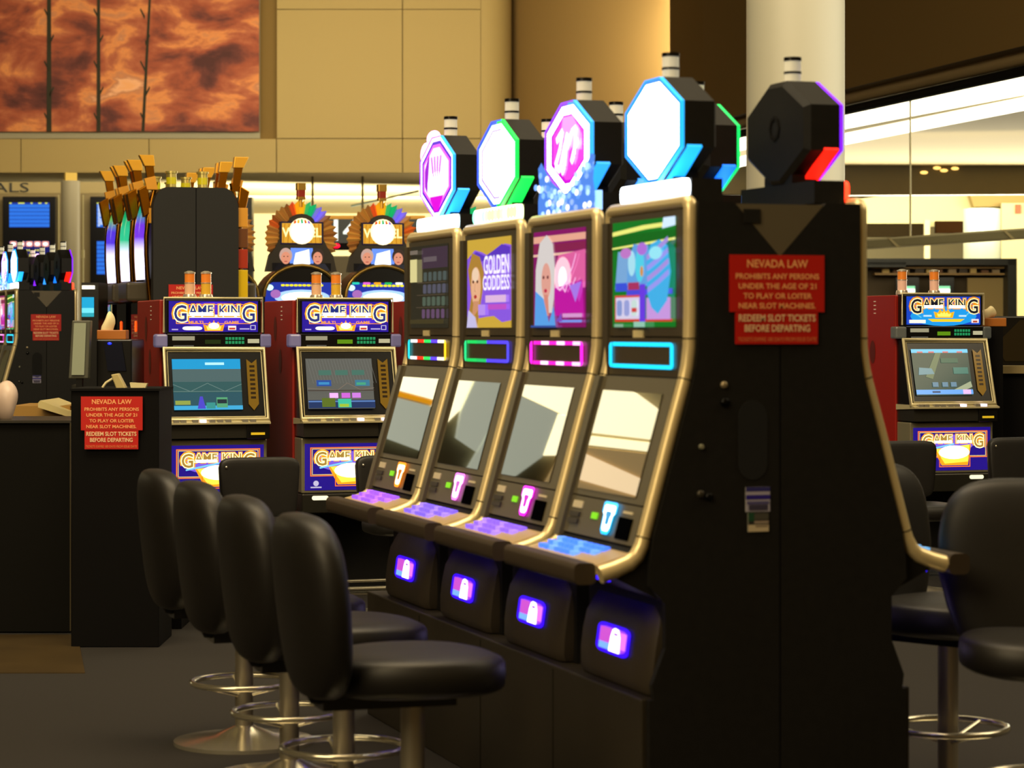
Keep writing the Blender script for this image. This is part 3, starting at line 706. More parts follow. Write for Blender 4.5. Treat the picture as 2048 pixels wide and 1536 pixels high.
def gk_screen(kind):
    a = Art(.345, .262)
    if kind == 0:
        a.rect(0, 0, 1, 1, '30606c', .8).rect(0, .80, 1, 1, '18a0d8', 1.0).rect(0, .55, 1, .80, '5c7878', .75).rect(0, .34, 1, .55, '3c6c6c', .7)
        a.rect(.48, .88, .76, .93, 'b0e8f8', 1.2); a.line([(0, .5), (.25, .36), (.5, .52), (.75, .36), (1, .5)], .0016, '7a9a94', .7).line([(0, .36), (1, .36)], .0016, '7a9a94', .7)
        a.rect(0, 0, 1, .08, '40b0e0', 1).rect(.02, .10, .24, .18, 'a0b050', .9).poly([(.34, .02), (.46, .02), (.42, .26), (.38, .26)], '5048d0', 1).rect(.47, .02, .6, .14, '389890', 1)
        a.rect(.62, .04, .78, .24, '58a878', 1).rect(.63, .12, .77, .2, '203038', 1)
    elif kind == 1:
        a.rect(0, 0, 1, 1, '6c6c64', .8)
        for k in range(22): a.line([(.02+k*.045, .98), (.10+k*.045, .5)], .0008, '8c8c84', .7)
        for x in (.18, .43, .68): a.rect(x, .66, x+.19, .76, '508070', .8)
        a.rect(.14, .44, .36, .56, '2850a0', 1).rect(.17, .47, .33, .52, '3c90c8', 1).rect(.72, .44, .94, .56, '3c7c98', 1).rect(.74, .46, .88, .51, '48a880', 1)
        a.line([(.0, .40), (.45, .36), (.6, .5), (.8, .36), (1, .40)], .0016, '8c7c6c', .8).rect(0, .34, 1, .36, '50443c', .8)
        a.rect(0, 0, 1, .16, '203868', .9).rect(0, .12, 1, .145, '6088c8', 1)
        for x, c in ((.32, 'f0b0f8'), (.50, 'c860d0'), (.66, 'c878d8')): a.rect(x, .20, x+.13, .3, c, 1.2)
        a.rect(.20, .02, .4, .2, '789030', .6).rect(.44, .01, .64, .18, '40c8a0', 1).rect(.46, .02, .6, .08, 'a8c838', 1)
    else:
        a.rect(0, 0, 1, 1, '3c5448', .8).rect(0, .92, 1, 1, '68c8f0', 1.1)
        for x in (.1, .3, .55, .8): a.rect(x, .92, x+.1, .95, 'e07070', 1)
        a.poly([(.32, .35), (.52, .92), (.42, .92), (.2, .4)], '70805c', .9).poly([(.55, .05), (.98, .3), (1, .18), (.7, .02)], 'a8b08c', 1)
        a.poly([(.08, .44), (.36, .46), (.32, .58), (.10, .60)], '78a0a8', .9).rect(.7, .46, .96, .6, '488878', .8).rect(.5, .7, .8, .8, '3c6c54', .8)
        a.rect(0, .02, 1, .12, '68a8f0', 1.1).rect(.28, .05, .42, .09, '304870', 1).rect(.82, .02, .96, .12, 'e0b8f0', 1.2)
        for x in (.3, .47, .62): a.rect(x, .18, x+.1, .28, '6890a8', .9)
    return a
def gk_machine(label, X, Y, Z, style, scr, cand, lite='6c6890', candl=('b06010', 'b8a020')):
    t = thing('game_machine', label, 'slot machine', (X, Y, Z), 0, 'red-sided multi-game machines')
    b = MB(); b.box(-.262, .262, .06, .74, .42, 1.505); sd = part('red_cabinet', b, M_red, t, bevel=.006)
    b = MB()
    for k in range(4): b.box(-.264, -.262, .30, .325, 1.47-k*.022, 1.475-k*.022)
    part('vent_slot', b, M_white, sd)
    b = MB()
    for y_, z_ in ((.46, 1.36), (.34, 1.19)):
        b.add([(-.2635, y_+.035*math.cos(a), z_+.065*math.sin(a)) for a in [2*PI*k/20 for k in range(20)]], [list(range(20))[::-1]])
    part('side_grille', b, mat('dark_red_grille', '6a2418', .4, .4), sd)
    # stand below
    b = MB(); b.box(-.26, .26, .10, .70, 0, .42); part('stand', b, M_matte, t)
    b = MB(); b.box(-.30, .30, -.02, .06, .0, .012); b.tube([(-.3, -.04, .035), (.3, -.04, .035)], .012, 8); b.tube([(-.3, -.04, .075), (.3, -.04, .075)], .008, 8)
    for sx in (-.28, .28): b.box(sx-.01, sx+.01, -.05, .1, 0, .09)
    part('kick_rail', b, M_chrome, t, 60)
    # top box
    b = MB(); b.box(-.245, .245, 0, .08, 1.335, 1.51); tb = part('top_box', b, M_black, t, bevel=.008)
    b = MB(); b.tube([(-.25, .0, 1.34), (-.25, .0, 1.513), (.25, .0, 1.513), (.25, .0, 1.34)], .0055, 8); part('chrome_edge', b, M_satin, tb, 60)
    put('marquee', gk_marquee(style), tb, (0, -.004, 1.42))
    # meter strip
    b = MB(); b.box(-.238, .238, -.02, .08, 1.262, 1.334); ms = part('meter_strip', b, M_black, t, bevel=.004)
    for sx in (-1, 1):
        b = MB(); b.prism([(sx*.235, -.03), (sx*.295, -.01), (sx*.295, .06), (sx*.235, .06)], 'z', 1.265, 1.332)
        part('side_lamp', b, mat('lamp_'+lite, lite, .3, 0, .25), ms, bevel=.01)
    a = Art(.47, .07)
    a.rect(.05, .55, .29, .85, 'b0a888', .8).rect(.06, .12, .28, .2, '787468', .6).rect(.40, .3, .57, .6, '68a010' if style or scr == 1 else '183008', .8)
    for i in range(6):
        for j in range(2): a.rect(.62+i*.035, .30+j*.28, .647+i*.035, .50+j*.28, '20a060', .8)
    a.rect(.86, .35, .985, .65, 'c8c098', .9)
    put('strip_print', a, ms, (0, -.0215, 1.297))
    # tilted monitor frame
    ztop, zbot, yt, yb = 1.258, .905, -.015, -.115
    def ty(z): return yt + (ztop-z)/(ztop-zbot)*(yb-yt)
    NV = Vector((0, -1, (yt-yb)/(ztop-zbot))).normalized()
    b = MB(); b.prism([(yt, ztop), (.06, ztop), (.06, zbot), (yb, zbot)], 'x', -.25, .25); mn = part('monitor_housing', b, M_black, t)
    b = MB(); Ls = [(-.252, ty(ztop)-.004, ztop), (.252, ty(ztop)-.004, ztop), (.256, ty(zbot)-.004, zbot), (-.256, ty(zbot)-.004, zbot)]
    b.tube(Ls, .0135, 8, close=True); b2 = [(x*.94, y-.001, z-.014 if z > 1.1 else z+.014) for x, y, z in Ls]; b.tube(b2, .005, 6, close=True); part('chrome_bezel', b, M_satin, mn, 60)
    zc = (ztop+zbot)/2
    put('picture_tube', gk_screen(scr), mn, (-.045, ty(zc)-.008, zc), NV)
    a = Art(.052, .27); a.poly([(.0, .98), (.5, .90), (1, .98), (1, .12), (.5, 0), (0, .12)], 'a87818', .55)
    for k in range(8): a.rect(.25, .22+k*.085, .75, .265+k*.085, '402808', .5)
    put('coin_strip', a, mn, (.185, ty(zc)-.008, zc), NV)
    # buttons and deck
    b = MB(); b.prism([(-.115, .905), (-.165, .893), (-.165, .885), (.06, .875), (.06, .905)], 'x', -.258, .258); dk = part('button_shelf', b, M_satin, t)
    for i, x in enumerate((-.215, -.18, -.12, -.08, -.035, .005, .045, .13, .17)):
        b = MB(); b.box(x-.014, x+.014, -.160, -.130, .893, .908)
        part('button', b, mat('button_lit', 'f0d8ff', .4, 0, 2.0) if i in ((3,) if scr == 0 else (6, 8)) else mat('button_dull', '8a8478', .4, .3), dk)
    b = MB(); b.box(-.25, .14, -.14, .06, .815, .882); dp = part('deck_panel', b, mat('smoked_steel', '3c3a34', .25, .6), t)
    b = MB(); b.box(.14, .256, -.15, .06, .81, .885); bv = part('bill_acceptor', b, M_black, t, bevel=.004)
    b = MB(); b.box(.16, .23, -.154, -.149, .83, .842); part('slot_light', b, lamp('amber_slot', 'b8981c', .8), bv)
    # belly glass
    b = MB(); b.box(-.252, .252, -.10, .06, .53, .808); bd = part('belly_door', b, mat('pewter_frame', '8c866e', .28, .45), t, bevel=.006)
    put('belly_glass', gk_belly(), bd, (0, -.102, .662))
    b = MB(); b.box(-.252, .252, -.12, .06, .43, .528); tr = part('coin_tray', b, mat('dark_steel_tray', '38362e', .3, .6), t, bevel=.006)
    for x in (-.16, .14):
        b = MB(); b.prism(rrect(.085, .022, .010, 4, x, .507), 'y', -.124, -.118); part('tray_light', b, lamp('tray_white', 'f0f0d0', .9), tr)
    for i, x in enumerate(cand):
        b = MB(); z = 1.506; y_ = .30
        b.lathe([(.034, z), (.036, z+.012), (.032, z+.03)], x, y_, 16, 2)
        b.lathe([(.026, z+.03), (.026, z+.085)], x, y_, 16, 0); b.lathe([(.028, z+.085), (.028, z+.09)], x, y_, 16, 2)
        b.lathe([(.026, z+.09), (.026, z+.135)], x, y_, 16, 1); b.lathe([(.029, z+.135), (.029, z+.142), (.01, z+.15)], x, y_, 16, 2)
        cb = ('d0a880', 'c8a030')[i % 2] if not style else 'd8b098'
        part('candle', b, [mat('candle_low_'+cb, cb, .25, 0, .15), mat('candle_high', 'd07828', .25, 0, .2), mat('candle_metal', 'e4dcc8', .25, .7)], t, 50)
    return t
GY = 12.4
gk_machine('multi-game machine with lit purple marquee and teal screen beside the black podium', 2.405, GY, 0, 0, 0, (-.065, .02))
gk_machine('multi-game machine with grey card-menu screen in the middle, left of the octagon bank', 3.085, GY, 0, 0, 1, (-.08, .025))
gk_machine('red-sided multi-game machine almost hidden behind the dim paytable machine', 3.765, GY, 0, 0, 0, (-.08, .025))
gk_machine('multi-game machine with bright blue marquee at right, seen past the bank end', 6.475, GY, .04, 1, 2, (-.10, .10), '50524c')
# stools
def stool(label, x, y, top):
    t = thing('square_stool', label, 'chair', (x, y, 0), PI, 'square-backed stools')
    b = MB(); b.super((0, -.20+.40, top-.15), (.19, .03, .15), .3, .3, 28, 12, lambda x, y, z: (x*(1+.06*z/.15), y, z)); part('backrest', b, M_vinyl, t, 80)
    b = MB(); b.super((0, 0, .42), (.20, .19, .045), .4, .6, 28, 12); part('seat', b, M_vinyl, t, 80)
    b = MB(); b.box(-.05, .05, .0, .21, .38, .40); b.box(-.05, .05, .195, .215, .38, top-.2); part('back_bracket', b, M_black, t)
    b = MB(); b.lathe([(.03, .03), (.03, .39)], 0, 0, 16); part('pole', b, M_satin, t, 50)
    b = MB(); b.lathe([(.21, 0), (.21, .012), (.08, .03), (.03, .04)], 0, 0, 28); part('base', b, M_chrome, t, 50)
    b = MB(); b.super((-.165, .168, top-.045), (.006, .004, .006), 1, 1, 8, 6); part('rivet', b, M_chrome, t)
    for c in KIDS(t): c.matrix_parent_inverse = Matrix.Rotation(PI, 4, 'Z')
    return t
stool('black square-backed stool before the teal-screened machine', 2.50, 11.55, .745)
stool('black square-backed stool left of the beige deck of the farthest front machine', 3.17, 11.55, .745)
stool('black square-backed stool overlapping the blue-marquee machine from the left', 5.92, 11.6, .775)
stool('black square-backed stool at the far right edge, tiny chrome rivet on its back', 6.62, 11.6, .785)

# ------------------------------------------------------------------ far bank of the same machines
FAR = 14.42
for o in list(bpy.data.objects):
    if o.name.startswith('slot_machine') and o.parent is None and o.type == 'EMPTY':
        side = 'far bank left row' if o.location.x < 2.568 else 'far bank right row'
        k = round((o.location.y - Y0 - .31)/SP)
        c = copy_tree(o); c.location.y += FAR
        c['label'] = ('small distant octagon-topped slot machine, ' + ('nearest', 'second', 'third', 'fourth')[k] + ' in the ' + side)
        c['group'] = 'distant octagon-topped machines at far left'
plinth('dark plinth under the distant octagon-topped bank at far left', Y0+FAR+.03, 4)
t2 = copy_tree(bpy.data.objects['end_panel']); t2.location.y += FAR; t2['label'] = 'black end panel of the distant bank at far left'
t2 = copy_tree(bpy.data.objects['filler_panel']); t2.location.y += FAR; t2['label'] = 'taupe filler panel in the notch of the distant bank'
law_sign('small red Nevada law notice on the end panel of the distant bank', (2.563, Y0+FAR-.007, 1.27), 0, .24, .21)
t2 = copy_tree(bpy.data.objects['inspection_sticker']); t2.location = (2.49, Y0+FAR-.0035, .93); t2['label'] = 'tiny pale sticker on the end panel of the distant bank'

# ------------------------------------------------------------------ tall gold-trimmed machines
GB = 17.85; GX = 3.33
def gold_body():
    b = MB(); p = [(0, .42)]
    for k in range(9):
        a = PI - k*PI/16; p.append((.12 + .12*math.cos(a), 2.22 + .16*math.sin(a)))
    p += [(.315, 2.38), (.315, .42)]
    b.prism(p, 'x', -.31, .31); return b.mesh('cabinet_body', M_body, 30)
def build_gold(label, x, y, rz, c1, c2):
    t = thing('gold_slot_machine', label, 'slot machine', (x, y, 0), rz, 'tall gold-trimmed machines')
    if 'gb' not in MESH: MESH['gb'] = gold_body()
    link('cabinet_body', MESH['gb'], t)
    def arc(xx, z0, z1, off):
        P = []
        for k in range(15):
            z = z0 + (z1-z0)*k/14; u = (z-1.2)/1.2
            P.append((xx, .005 - off - .035*math.sin(max(0, min(1, (z-1.5)/.95))*PI) + .12*max(0, (z-2.1)), z))
        return P
    for sx in (-1, 1):
        b = MB(); b.tube(arc(sx*.27, .6, 2.42, .0), .017, 8); part('gold_rail', b, mat('bronze_gold_rail', 'a06c1c', .2, 1), t, 60)
        b = MB(); b.prism([(-.045, 2.53), (-.085, 2.61), (.02, 2.61), (.03, 2.53)], 'x', sx*.27-.03, sx*.27+.03); fn = part('finial', b, M_gold, t, bevel=.004)
        b = MB(); b.prism([(-.01, 2.36), (-.04, 2.53), (.02, 2.53), (.04, 2.36)], 'x', sx*.27-.02, sx*.27+.02); part('finial_neck', b, mat('dark_gold', 'b87414', .25, 1), fn)
        b = MB(); b.prism([(-.015, 2.12), (-.015, 2.23), (.035, 2.23), (.05, 2.12)], 'x', sx*.27, sx*.27+.035); part('gold_block', b, mat('orange_gold', 'e09c30', .4, .3), t, bevel=.004)
        b = MB(); b.prism([(-.03, 2.36), (-.05, 2.44), (.03, 2.46), (.05, 2.36)], 'x', sx*.27+.001, sx*.27+.036); part('gold_block', b, mat('orange_gold', 'e09c30', .4, .3), t, bevel=.004)
        b = MB(); b.prism([(-.05, 2.16), (-.09, 2.36), (-.02, 2.40), (.0, 2.20)], 'x', sx*.26-.035, sx*.26+.035); part('gold_wing', b, mat('dark_gold', 'b87414', .25, 1), t, bevel=.006)
    b = MB(); pth = arc(0, 1.72, 2.34, .05)
    q = [(p[0], p[1]+.045, p[2]) for p in pth]; b.tube(q, [.037]*9+[.036, .034, .031, .027, .022, .012], 12)
    link('glow_column', glow_mesh('glow_column', b, [(1.72, 'f0e8ff', 2), (1.92, 'e8e0ff', 1.6), (2.02, c2, 1.1), (2.12, c2, 1), (2.22, c1, 1), (2.34, c1, .8)]), t)
    if rz > 0:
        for z0, z1, cc, rg in ((2.10, 2.24, 'e09c30', .4), (1.95, 2.09, '6c3c14', .4), (1.80, 1.94, 'b03010', .4), (1.58, 1.79, 'e8c010', .35), (1.48, 1.57, 'c88c20', .4)):
            b = MB(); b.box(-.305, -.285, -.075, .0, z0, z1); part('side_tile', b, mat('tile_'+cc, cc, rg, .2), t, bevel=.004)
    b = MB(); b.box(-.20, .20, -.16, 0, 1.56, 1.70); part('lower_bezel', b, M_bezel, t, bevel=.02)
    b = MB(); b.box(-.22, .22, -.06, 0, 1.0, 1.55); part('screen_panel', b, M_glass, t)
    b = MB(); b.prism([(-.30, .86), (-.30, .92), (0, 1.0), (0, .86)], 'x', -.28, .28); part('deck', b, M_chrome, t)
    b = MB(); b.box(-.29, .29, .01, .31, 0, .42); part('stand', b, M_matte, t)
    b = MB(); b.box(-.008, .008, -.070, -.05, 1.34, 1.42); part('orange_light', b, lamp('orange_flame', 'ff5010', 1.5), t, bevel=.01)
    b = MB(); b.lathe([(.045, 2.38), (.045, 2.40), (.036, 2.40), (.036, 2.50), (.045, 2.50), (.045, 2.515)], 0, .20, 14, 0); b.lathe([(.038, 2.42), (.038, 2.47)], 0, .2, 14, 1)
    part('candle', b, [mat('brass_pale', 'd0c070', .3, .6), mat('lime_glass', 'c0b010', .3, 0, .3)], t, 50)
cs = [('10a878', '7838e8'), ('10a860', '30c890'), ('70c048', '5838e0'), ('18b878', 'd0c0ff')]
for k in range(3):
    build_gold('tall gold-trimmed slot machine with glowing column, ' + ('nearest', 'second', 'third')[k] + ' in its left row', GX-.315, GB+.33+SP*k, -PI/2, *cs[k])
    build_gold('tall gold-trimmed slot machine, ' + ('nearest', 'second', 'third')[k] + ' in its right row, mostly hidden', GX+.315, GB+.33+SP*k, PI/2, *cs[k])
t = thing('curved_end_panel', 'black arched end panel of the tall gold-trimmed bank', 'panel', (GX, GB, 0))
for s in (-1, 1):
    p = [(s*.003, 0), (s*.31, 0), (s*.31, 2.22)]
    for k in range(9):
        a = k*PI/16; p.append((s*(.20 + .11*math.cos(a)), 2.22 + .16*math.sin(a)))
    p += [(s*.003, 2.38)]
    b = MB(); b.prism(p, 'y', -.03, 0); part('cover_plate', b, mat('matte_end_black', '0f0d0a', .7), t)
law_sign('red law notice partly hidden by two candle lights, on the arched end panel', (GX-.04, GB-.036, 1.43), 0, .32, .25)

# ------------------------------------------------------------------ sunburst-topped machines
RAY_ = ['8a5a20', 'a06c28', '7c4c18', 'b07828', 'd0481c', 'c89020', 'e0a818', '20b070', '8070e0', '9c6c30', '8c5c28', 'a87430', '6a58c0', '9a6828', 'c88a30', '84541c']
def burst(label, x, hi):
    t = thing('sunburst_slot_machine', label, 'slot machine', (x*1.053, 20.6, -.0715), 0, 'sunburst-topped machines'); t.scale = (1.053, 1, 1.053)
    b = MB(); b.box(-.305, .305, .02, .6, .0685, 1.5); part('cabinet_body', b, M_black, t)
    # arch
    b = MB(); P = [(-.312, 1.5)] + [(-.312*math.cos(PI*k/14)*1.0, 1.62 + .25*math.sin(PI*k/14)) for k in range(15)] + [(.312, 1.5)]
    b.prism(P, 'y', .0, .35); ar = part('arch_housing', b, M_black, t, 40)
    b = MB(); b.tube([(p[0], -.01, p[1]) for p in P[1:-1]], .016, 8); part('arch_trim', b, mat('antique_gold', '9a7c3c', .3, .9), ar, 60)
    a = Art(.60, .17); a.poly([(0, 0), (1, 0), (1, .8), (.9, 1), (.1, 1), (0, .8)], '2038b0', .9).ell(.5, .3, .38, .36, '9cc0ff', 1.5).ell(.5, .28, .28, .26, 'ffffff', 3)
    for k in range(10): a.poly(rrect(.05, .10, .02, 3, .24+k*.058, .86), 'f0e010', 1.3)
    a.ell(.14, .45, .07, .2, 'b070c0', 1).ell(.06, .75, .05, .14, 'd0fff0', 1.4)
    if hi:
        for k in range(6): a.poly(rrect(.10, .11, .02, 3, .12+k*.15, .97), ['20c8b0', 'e060d0', 'f0a020', '20b060', 'ffffff', '3070f0'][k], 1.2)
    put('lit_panel', a, ar, (0, -.006, 1.65))
    # portraits
    b = MB(); Q = [(-.29, 1.82), (-.26, 1.95), (-.21, 2.02), (-.18, 2.08), (-.18, 2.22), (-.10, 2.22)] + [(.11*math.cos(PI-PI*k/8), 2.21+.075*math.sin(PI*k/8)) for k in range(9)] + [(.18, 2.22), (.18, 2.08), (.21, 2.02), (.26, 1.95), (.29, 1.82)]
    b.prism(Q, 'y', .01, .08); tp = part('topper_board', b, mat('umber_board', '2c2418', .4), t)
    a = Art(.50, .20); a.rect(.02, 0, .98, .3, '0c0c10', .6).poly([(.3, .1), (.7, .1), (.68, .9), (.32, .9)], '6890f0', 1.2).poly([(.36, .2), (.64, .2), (.62, .85), (.4, .7)], 'f0f4ff', 2)
    for cx, hc, cc in ((.24, 'd8b0a0', '101018'), (.76, '403028', '303038')):
        a.poly([(cx-.2, 0), (cx+.2, 0), (cx+.12, .28), (cx-.12, .28)], cc, .8).ell(cx, .60, .105, .30, hc, .9).ell(cx, .50, .078, .25, 'e89878', 1)
        for e in (-.03, .03): a.ell(cx+e, .56, .012, .02, '402018', .8)
        a.ell(cx, .36, .028, .02, 'c04840', 1)
    put('portrait_panel', a, tp, (0, .006, 1.93))
    a = Art(.345, .21); a.rect(0, 0, 1, .86, '241a38', .8).rect(.03, .05, .97, .8, 'e8a830', 1)
    for k in range(9): a.line([(.06+k*.11, .05), (.10+k*.10, .78)], .003, 'c07818', 1)
    a.text('WHEEL', .04, .28, .96, .62, 'fff0a0', 1.5, .02); a.ell(.5, .5, .30, .5, 'ffe8b0', 2).ell(.5, .45, .24, .42, 'ffffff', 4)
    for k, c in enumerate(('e85018', 'f0b020', '30b070', 'e06018', '8050c0')):
        a.poly([(.30+k*.085, .78), (.37+k*.085, .80), (.36+k*.075, .97-.03*abs(k-2)), (.32+k*.08, .96-.03*abs(k-2))], c, 1.2)
    put('wheel_panel', a, tp, (0, .004, 2.145))
    # folded fan
    N = 24; cz = 2.09; rng = random.Random(int(x*100))
    for k in range(N):
        a0 = math.radians(-25 + 230*k/N); a1 = math.radians(-25 + 230*(k+1)/N); am = (a0+a1)/2; r0, r1 = .12, .275
        b = MB(); q = lambda a, r, y: (r*math.cos(a), y, cz+r*math.sin(a))
        b.add([q(a0, r0, .06), q(a0, r1, .06), q(am, r1*1.10, .012), q(am, r0, .015), q(a1, r1, .06), q(a1, r0, .06), q(am, r0, .10), q(am, r1, .10)],
              [(0, 1, 2, 3), (3, 2, 4, 5), (0, 6, 7, 1), (5, 4, 7, 6), (1, 7, 4, 2), (0, 3, 5, 6)])
        c = rng.choice(['a87438', 'b8823c', 'c48c3c', '98622c', 'cc9440'])
        if k in (7, 8): c = '7868e0'
        if k in (9, 10): c = '18a868'
        if k in (11, 12): c = 'e0a818'
        if k == 13: c = 'd04c1c'
        if k == (4 if hi else 18): c = 'e06828'
        lit = k in (7, 8, 9, 10, 11, 12, 13)
        part('fan_blade', b, mat(('blade_lit_' if lit else 'blade_')+c, c, .4, 0, .6 if lit else .22), tp)  # all blades get some emission, brightness put into their material
    b = MB(); b.tube([(0, .04, 2.34), (0, .04, 2.40)], .018, 8, 1); b.prism(rrect(.07, .07, .01, 2, 0, .04), 'z', 2.40, 2.42, 1); b.prism(rrect(.065, .065, .01, 2, 0, .04), 'z', 2.42, 2.475, 0); b.prism(rrect(.075, .075, .01, 2, 0, .04), 'z', 2.475, 2.53, 1)
    part('candle', b, [mat('ruby_glass', '8a2008', .25, 0, .3), mat('antique_brass', 'b08838', .3, .8)], tp)
burst('sunburst-topped machine mostly hidden behind the arched black end panel', 3.84, 0)
burst('sunburst-topped machine above the gap of the two red-sided machines, portraits lit', 4.51, 0)
burst('sunburst-topped machine directly left of the dim paytable machine, green lit arch', 5.18, 1)
burst('sunburst-topped machine peeking between the first two octagon signs', 5.85, 0)

# ------------------------------------------------------------------ camera-facing furniture helper
class Spot:
    """objects of the background, built upright around a point of the floor, turned towards the aisle"""
    def __init__(s, px, t): s.px, s.t = px, t; p = at(px, 661, t); s.loc = (p.x, p.y, 0)
    def X(s, px, t=None): t = t or s.t; return ((px-1024)*t - (s.px-1024)*s.t)/FPX
    def Z(s, py, t=None): t = t or s.t; return EYE + (661-py)*t/FPX
    def thing(s, name, label, cat, group=None): return thing(name, label, cat, s.loc, -TH, group)
    def box(s, b, p0, p1, y0, y1, dep, t=None, m=None):
        t = t or s.t; return b.box(s.X(p0, t), s.X(p1, t), t-s.t, t-s.t+dep, s.Z(y1, t), s.Z(y0, t), m)
    def poly(s, b, pts, dep, t=None, m=None):
        t = t or s.t; return b.prism([(s.X(p, t), s.Z(q, t)) for p, q in pts], 'y', t-s.t, t-s.t+dep, m)
def sbox(name, label, cat, px, t, p0, p1, y0, y1, dep, m, group=None, bevel=0):
    s = Spot(px, t); b = MB(); s.box(b, p0, p1, y0, y1, dep); o = part(name, b, m, None, 0, bevel)
    o.location = s.loc; o.rotation_euler = (0, 0, -TH); return tag(o, label, cat, group)
def wall(name, px, t, polys, m, dep=.2):
    s = Spot(px, t); b = MB()
    for p in polys: s.poly(b, p, dep)
    return struct(name, b, m, 0, s.loc, -TH)
def FY(t): return 661 + EYE*FPX/t

# podium and counter, left
s = Spot(229, 10.65); t = s.thing('podium', 'tall black podium carrying the red law notice, left foreground', 'podium')
b = MB(); s.box(b, 142, 318, 780, FY(10.65), .40); part('body', b, M_ink, t, bevel=.004)
b = MB(); s.box(b, 140, 320, 777, 782, .42, 10.64); part('top', b, M_matte, t)
p = at(223.5, 898, 10.63); law_sign('red Nevada law notice on the tall black podium', (p.x, p.y, s.Z(898)), -TH, .262, .224)
s = Spot(40, 11.15); t = s.thing('counter', 'long low black counter at the left edge beside the podium', 'counter')
b = MB(); s.box(b, -150, 141, 846, FY(11.15)-3, .55); part('body', b, mat('charcoal_counter', '0b0a07', .7, ior=1.22), t)
b = MB(); s.box(b, -152, 144, 841, 846, .57, 11.13); part('top', b, mat('dark_counter_top', '26221a', .4), t)
b = MB(); s.box(b, 139.5, 142, 846, 1262, .01, 11.12); part('edge_strip', b, mat('edge_metal', '4c4430', .4, .5), t)
sbox('low_cabinet', 'low black cabinet between podium and first padded chairs', 'cabinet', 338, 11.3, 322, 363, 1010, FY(11.3)-1, .4, M_ink)
s = Spot(100, 12.2); t = s.thing('counter', 'tan counter with pale worktop behind the podium', 'counter')
b = MB(); s.box(b, 20, 140, 812, FY(12.2), .5); part('body', b, mat('tan_laminate', '9a7430', .5), t)
b = MB(); s.poly(b, [(76, 806), (80, 801), (150, 828), (150, 838), (76, 815)], .5, 12.1); part('worktop', b, mat('cream_worktop', 'c8b880', .4), t)
# crumpled bag
rng = random.Random(4)
b = MB(); b.super((0, 0, 0), (.055, .06, .088), 1, 1, 26, 18, lambda x, y, z: (x*(1+.16*math.sin(31*z+9*y)), y*(1+.14*math.sin(37*x+5*z)), z*(1+.08*math.sin(40*x)+.07*math.cos(33*y))))
o = part('plastic_bag', b, mat('white_film', 'cbb4a4', .35), None, 80); o.location = at(10, 803, 11.3); tag(o, 'crumpled pinkish white plastic bag on the black counter', 'bag')
# document panel, equipment, kiosk
s = Spot(158, 11.85); t = s.thing('display_stand', 'grey framed pale display panel on a black post, left of the tissue box', 'display')
b = MB(); s.poly(b, [(144, 641), (181, 641), (176, 757), (137, 757)], .06); part('frame', b, mat('grey_frame', '4c4c40', .4), t, bevel=.004)
b = MB(); s.poly(b, [(148, 646), (172, 646), (168, 750), (143, 750)], .01, 11.84); part('panel_sheet', b, mat('pale_sheet', '8a9078', .5, 0, .12), t)
b = MB(); s.box(b, 152, 164, 750, FY(11.85), .04, 11.86); part('post', b, M_black, t)
s = Spot(222, 12.0); t = s.thing('equipment_cabinet', 'black equipment cabinet with tiny blue light behind the podium', 'cabinet')
b = MB(); s.box(b, 193, 264, 679, FY(12), .4); part('body', b, M_black, t, bevel=.006)
b = MB(); s.poly(b, [(207, 684), (243, 684), (252, 742), (215, 742)], .01, 11.99); part('face_panel', b, mat('navy_gloss', '0c1020', .2), t)
b = MB(); b.super((s.X(220), -.012, s.Z(687)), (.010, .006, .006), 1, 1, 10, 6); part('status_light', b, lamp('blue_led', '1020ff', 4), t)
def tissue(label, px, py, t_, wpx, hpx, ang, flat):
    s = Spot(px, t_); t = thing('tissue_box', label, 'tissue box', at(px, py, t_), -TH+ang)
    w_ = wpx*t_/FPX/2; h_ = hpx*t_/FPX
    b = MB(); b.box(-w_, w_, -.05, .05, 0, h_); part('box', b, mat('orange_wood', 'a8621c', .45), t, bevel=.004)
    b = MB(); k = .45 if not flat else .7
    b.super((-.022, 0, h_+.026), (w_*k, .035, .062 if not flat else .036), .9, 1, 20, 14, lambda x, y, z: (x*(1-.5*max(0, z)/.062)+.006*math.sin(50*z), y+.008*math.sin(50*x), z+.008*math.sin(70*x)))
    part('tissue', b, mat('tissue_paper', 'e8d8a8', .8), t, 80)
tissue('orange wooden tissue box on the black equipment cabinet, left', 226, 679, 12.15, 58, 19, 0, False)
# handset on podium
s = Spot(240, 10.8); t = thing('desk_telephone', 'cream handset and cord lying on top of the podium', 'telephone', at(240, 777, 10.8), -TH)
b = MB(); b.prism([(-.012, 0), (.03, 0), (-.005, .066), (-.035, .06)], 'y', -.03, .03); part('cradle', b, mat('cream_plastic', 'b8a870', .4), t, bevel=.004)
b = MB(); b.tube([(-.075, 0, .004), (-.06, 0, .025), (-.035, 0, .04), (-.02, 0, .045)], .006, 8); part('handset', b, mat('cream_plastic2', 'd8cc9c', .4), t, 60)
b = MB(); b.prism([(.05, 0), (.11, 0), (.12, .022), (.045, .026)], 'y', -.02, .02); part('card_tray', b, mat('cream_plastic2', 'd8cc9c', .4), t)
s = Spot(178, 17.2); t = s.thing('ticket_kiosk', 'slim black kiosk with cyan screen and white light bar, left of the gold bank', 'kiosk')
b = MB(); s.box(b, 163, 197, 565, FY(17.2), .4); part('body', b, M_black, t)
b = MB(); s.box(b, 164, 188, 571, 578, .03, 17.17); part('light_bar', b, lamp('bar_white', 'fff4d8', 3), t)
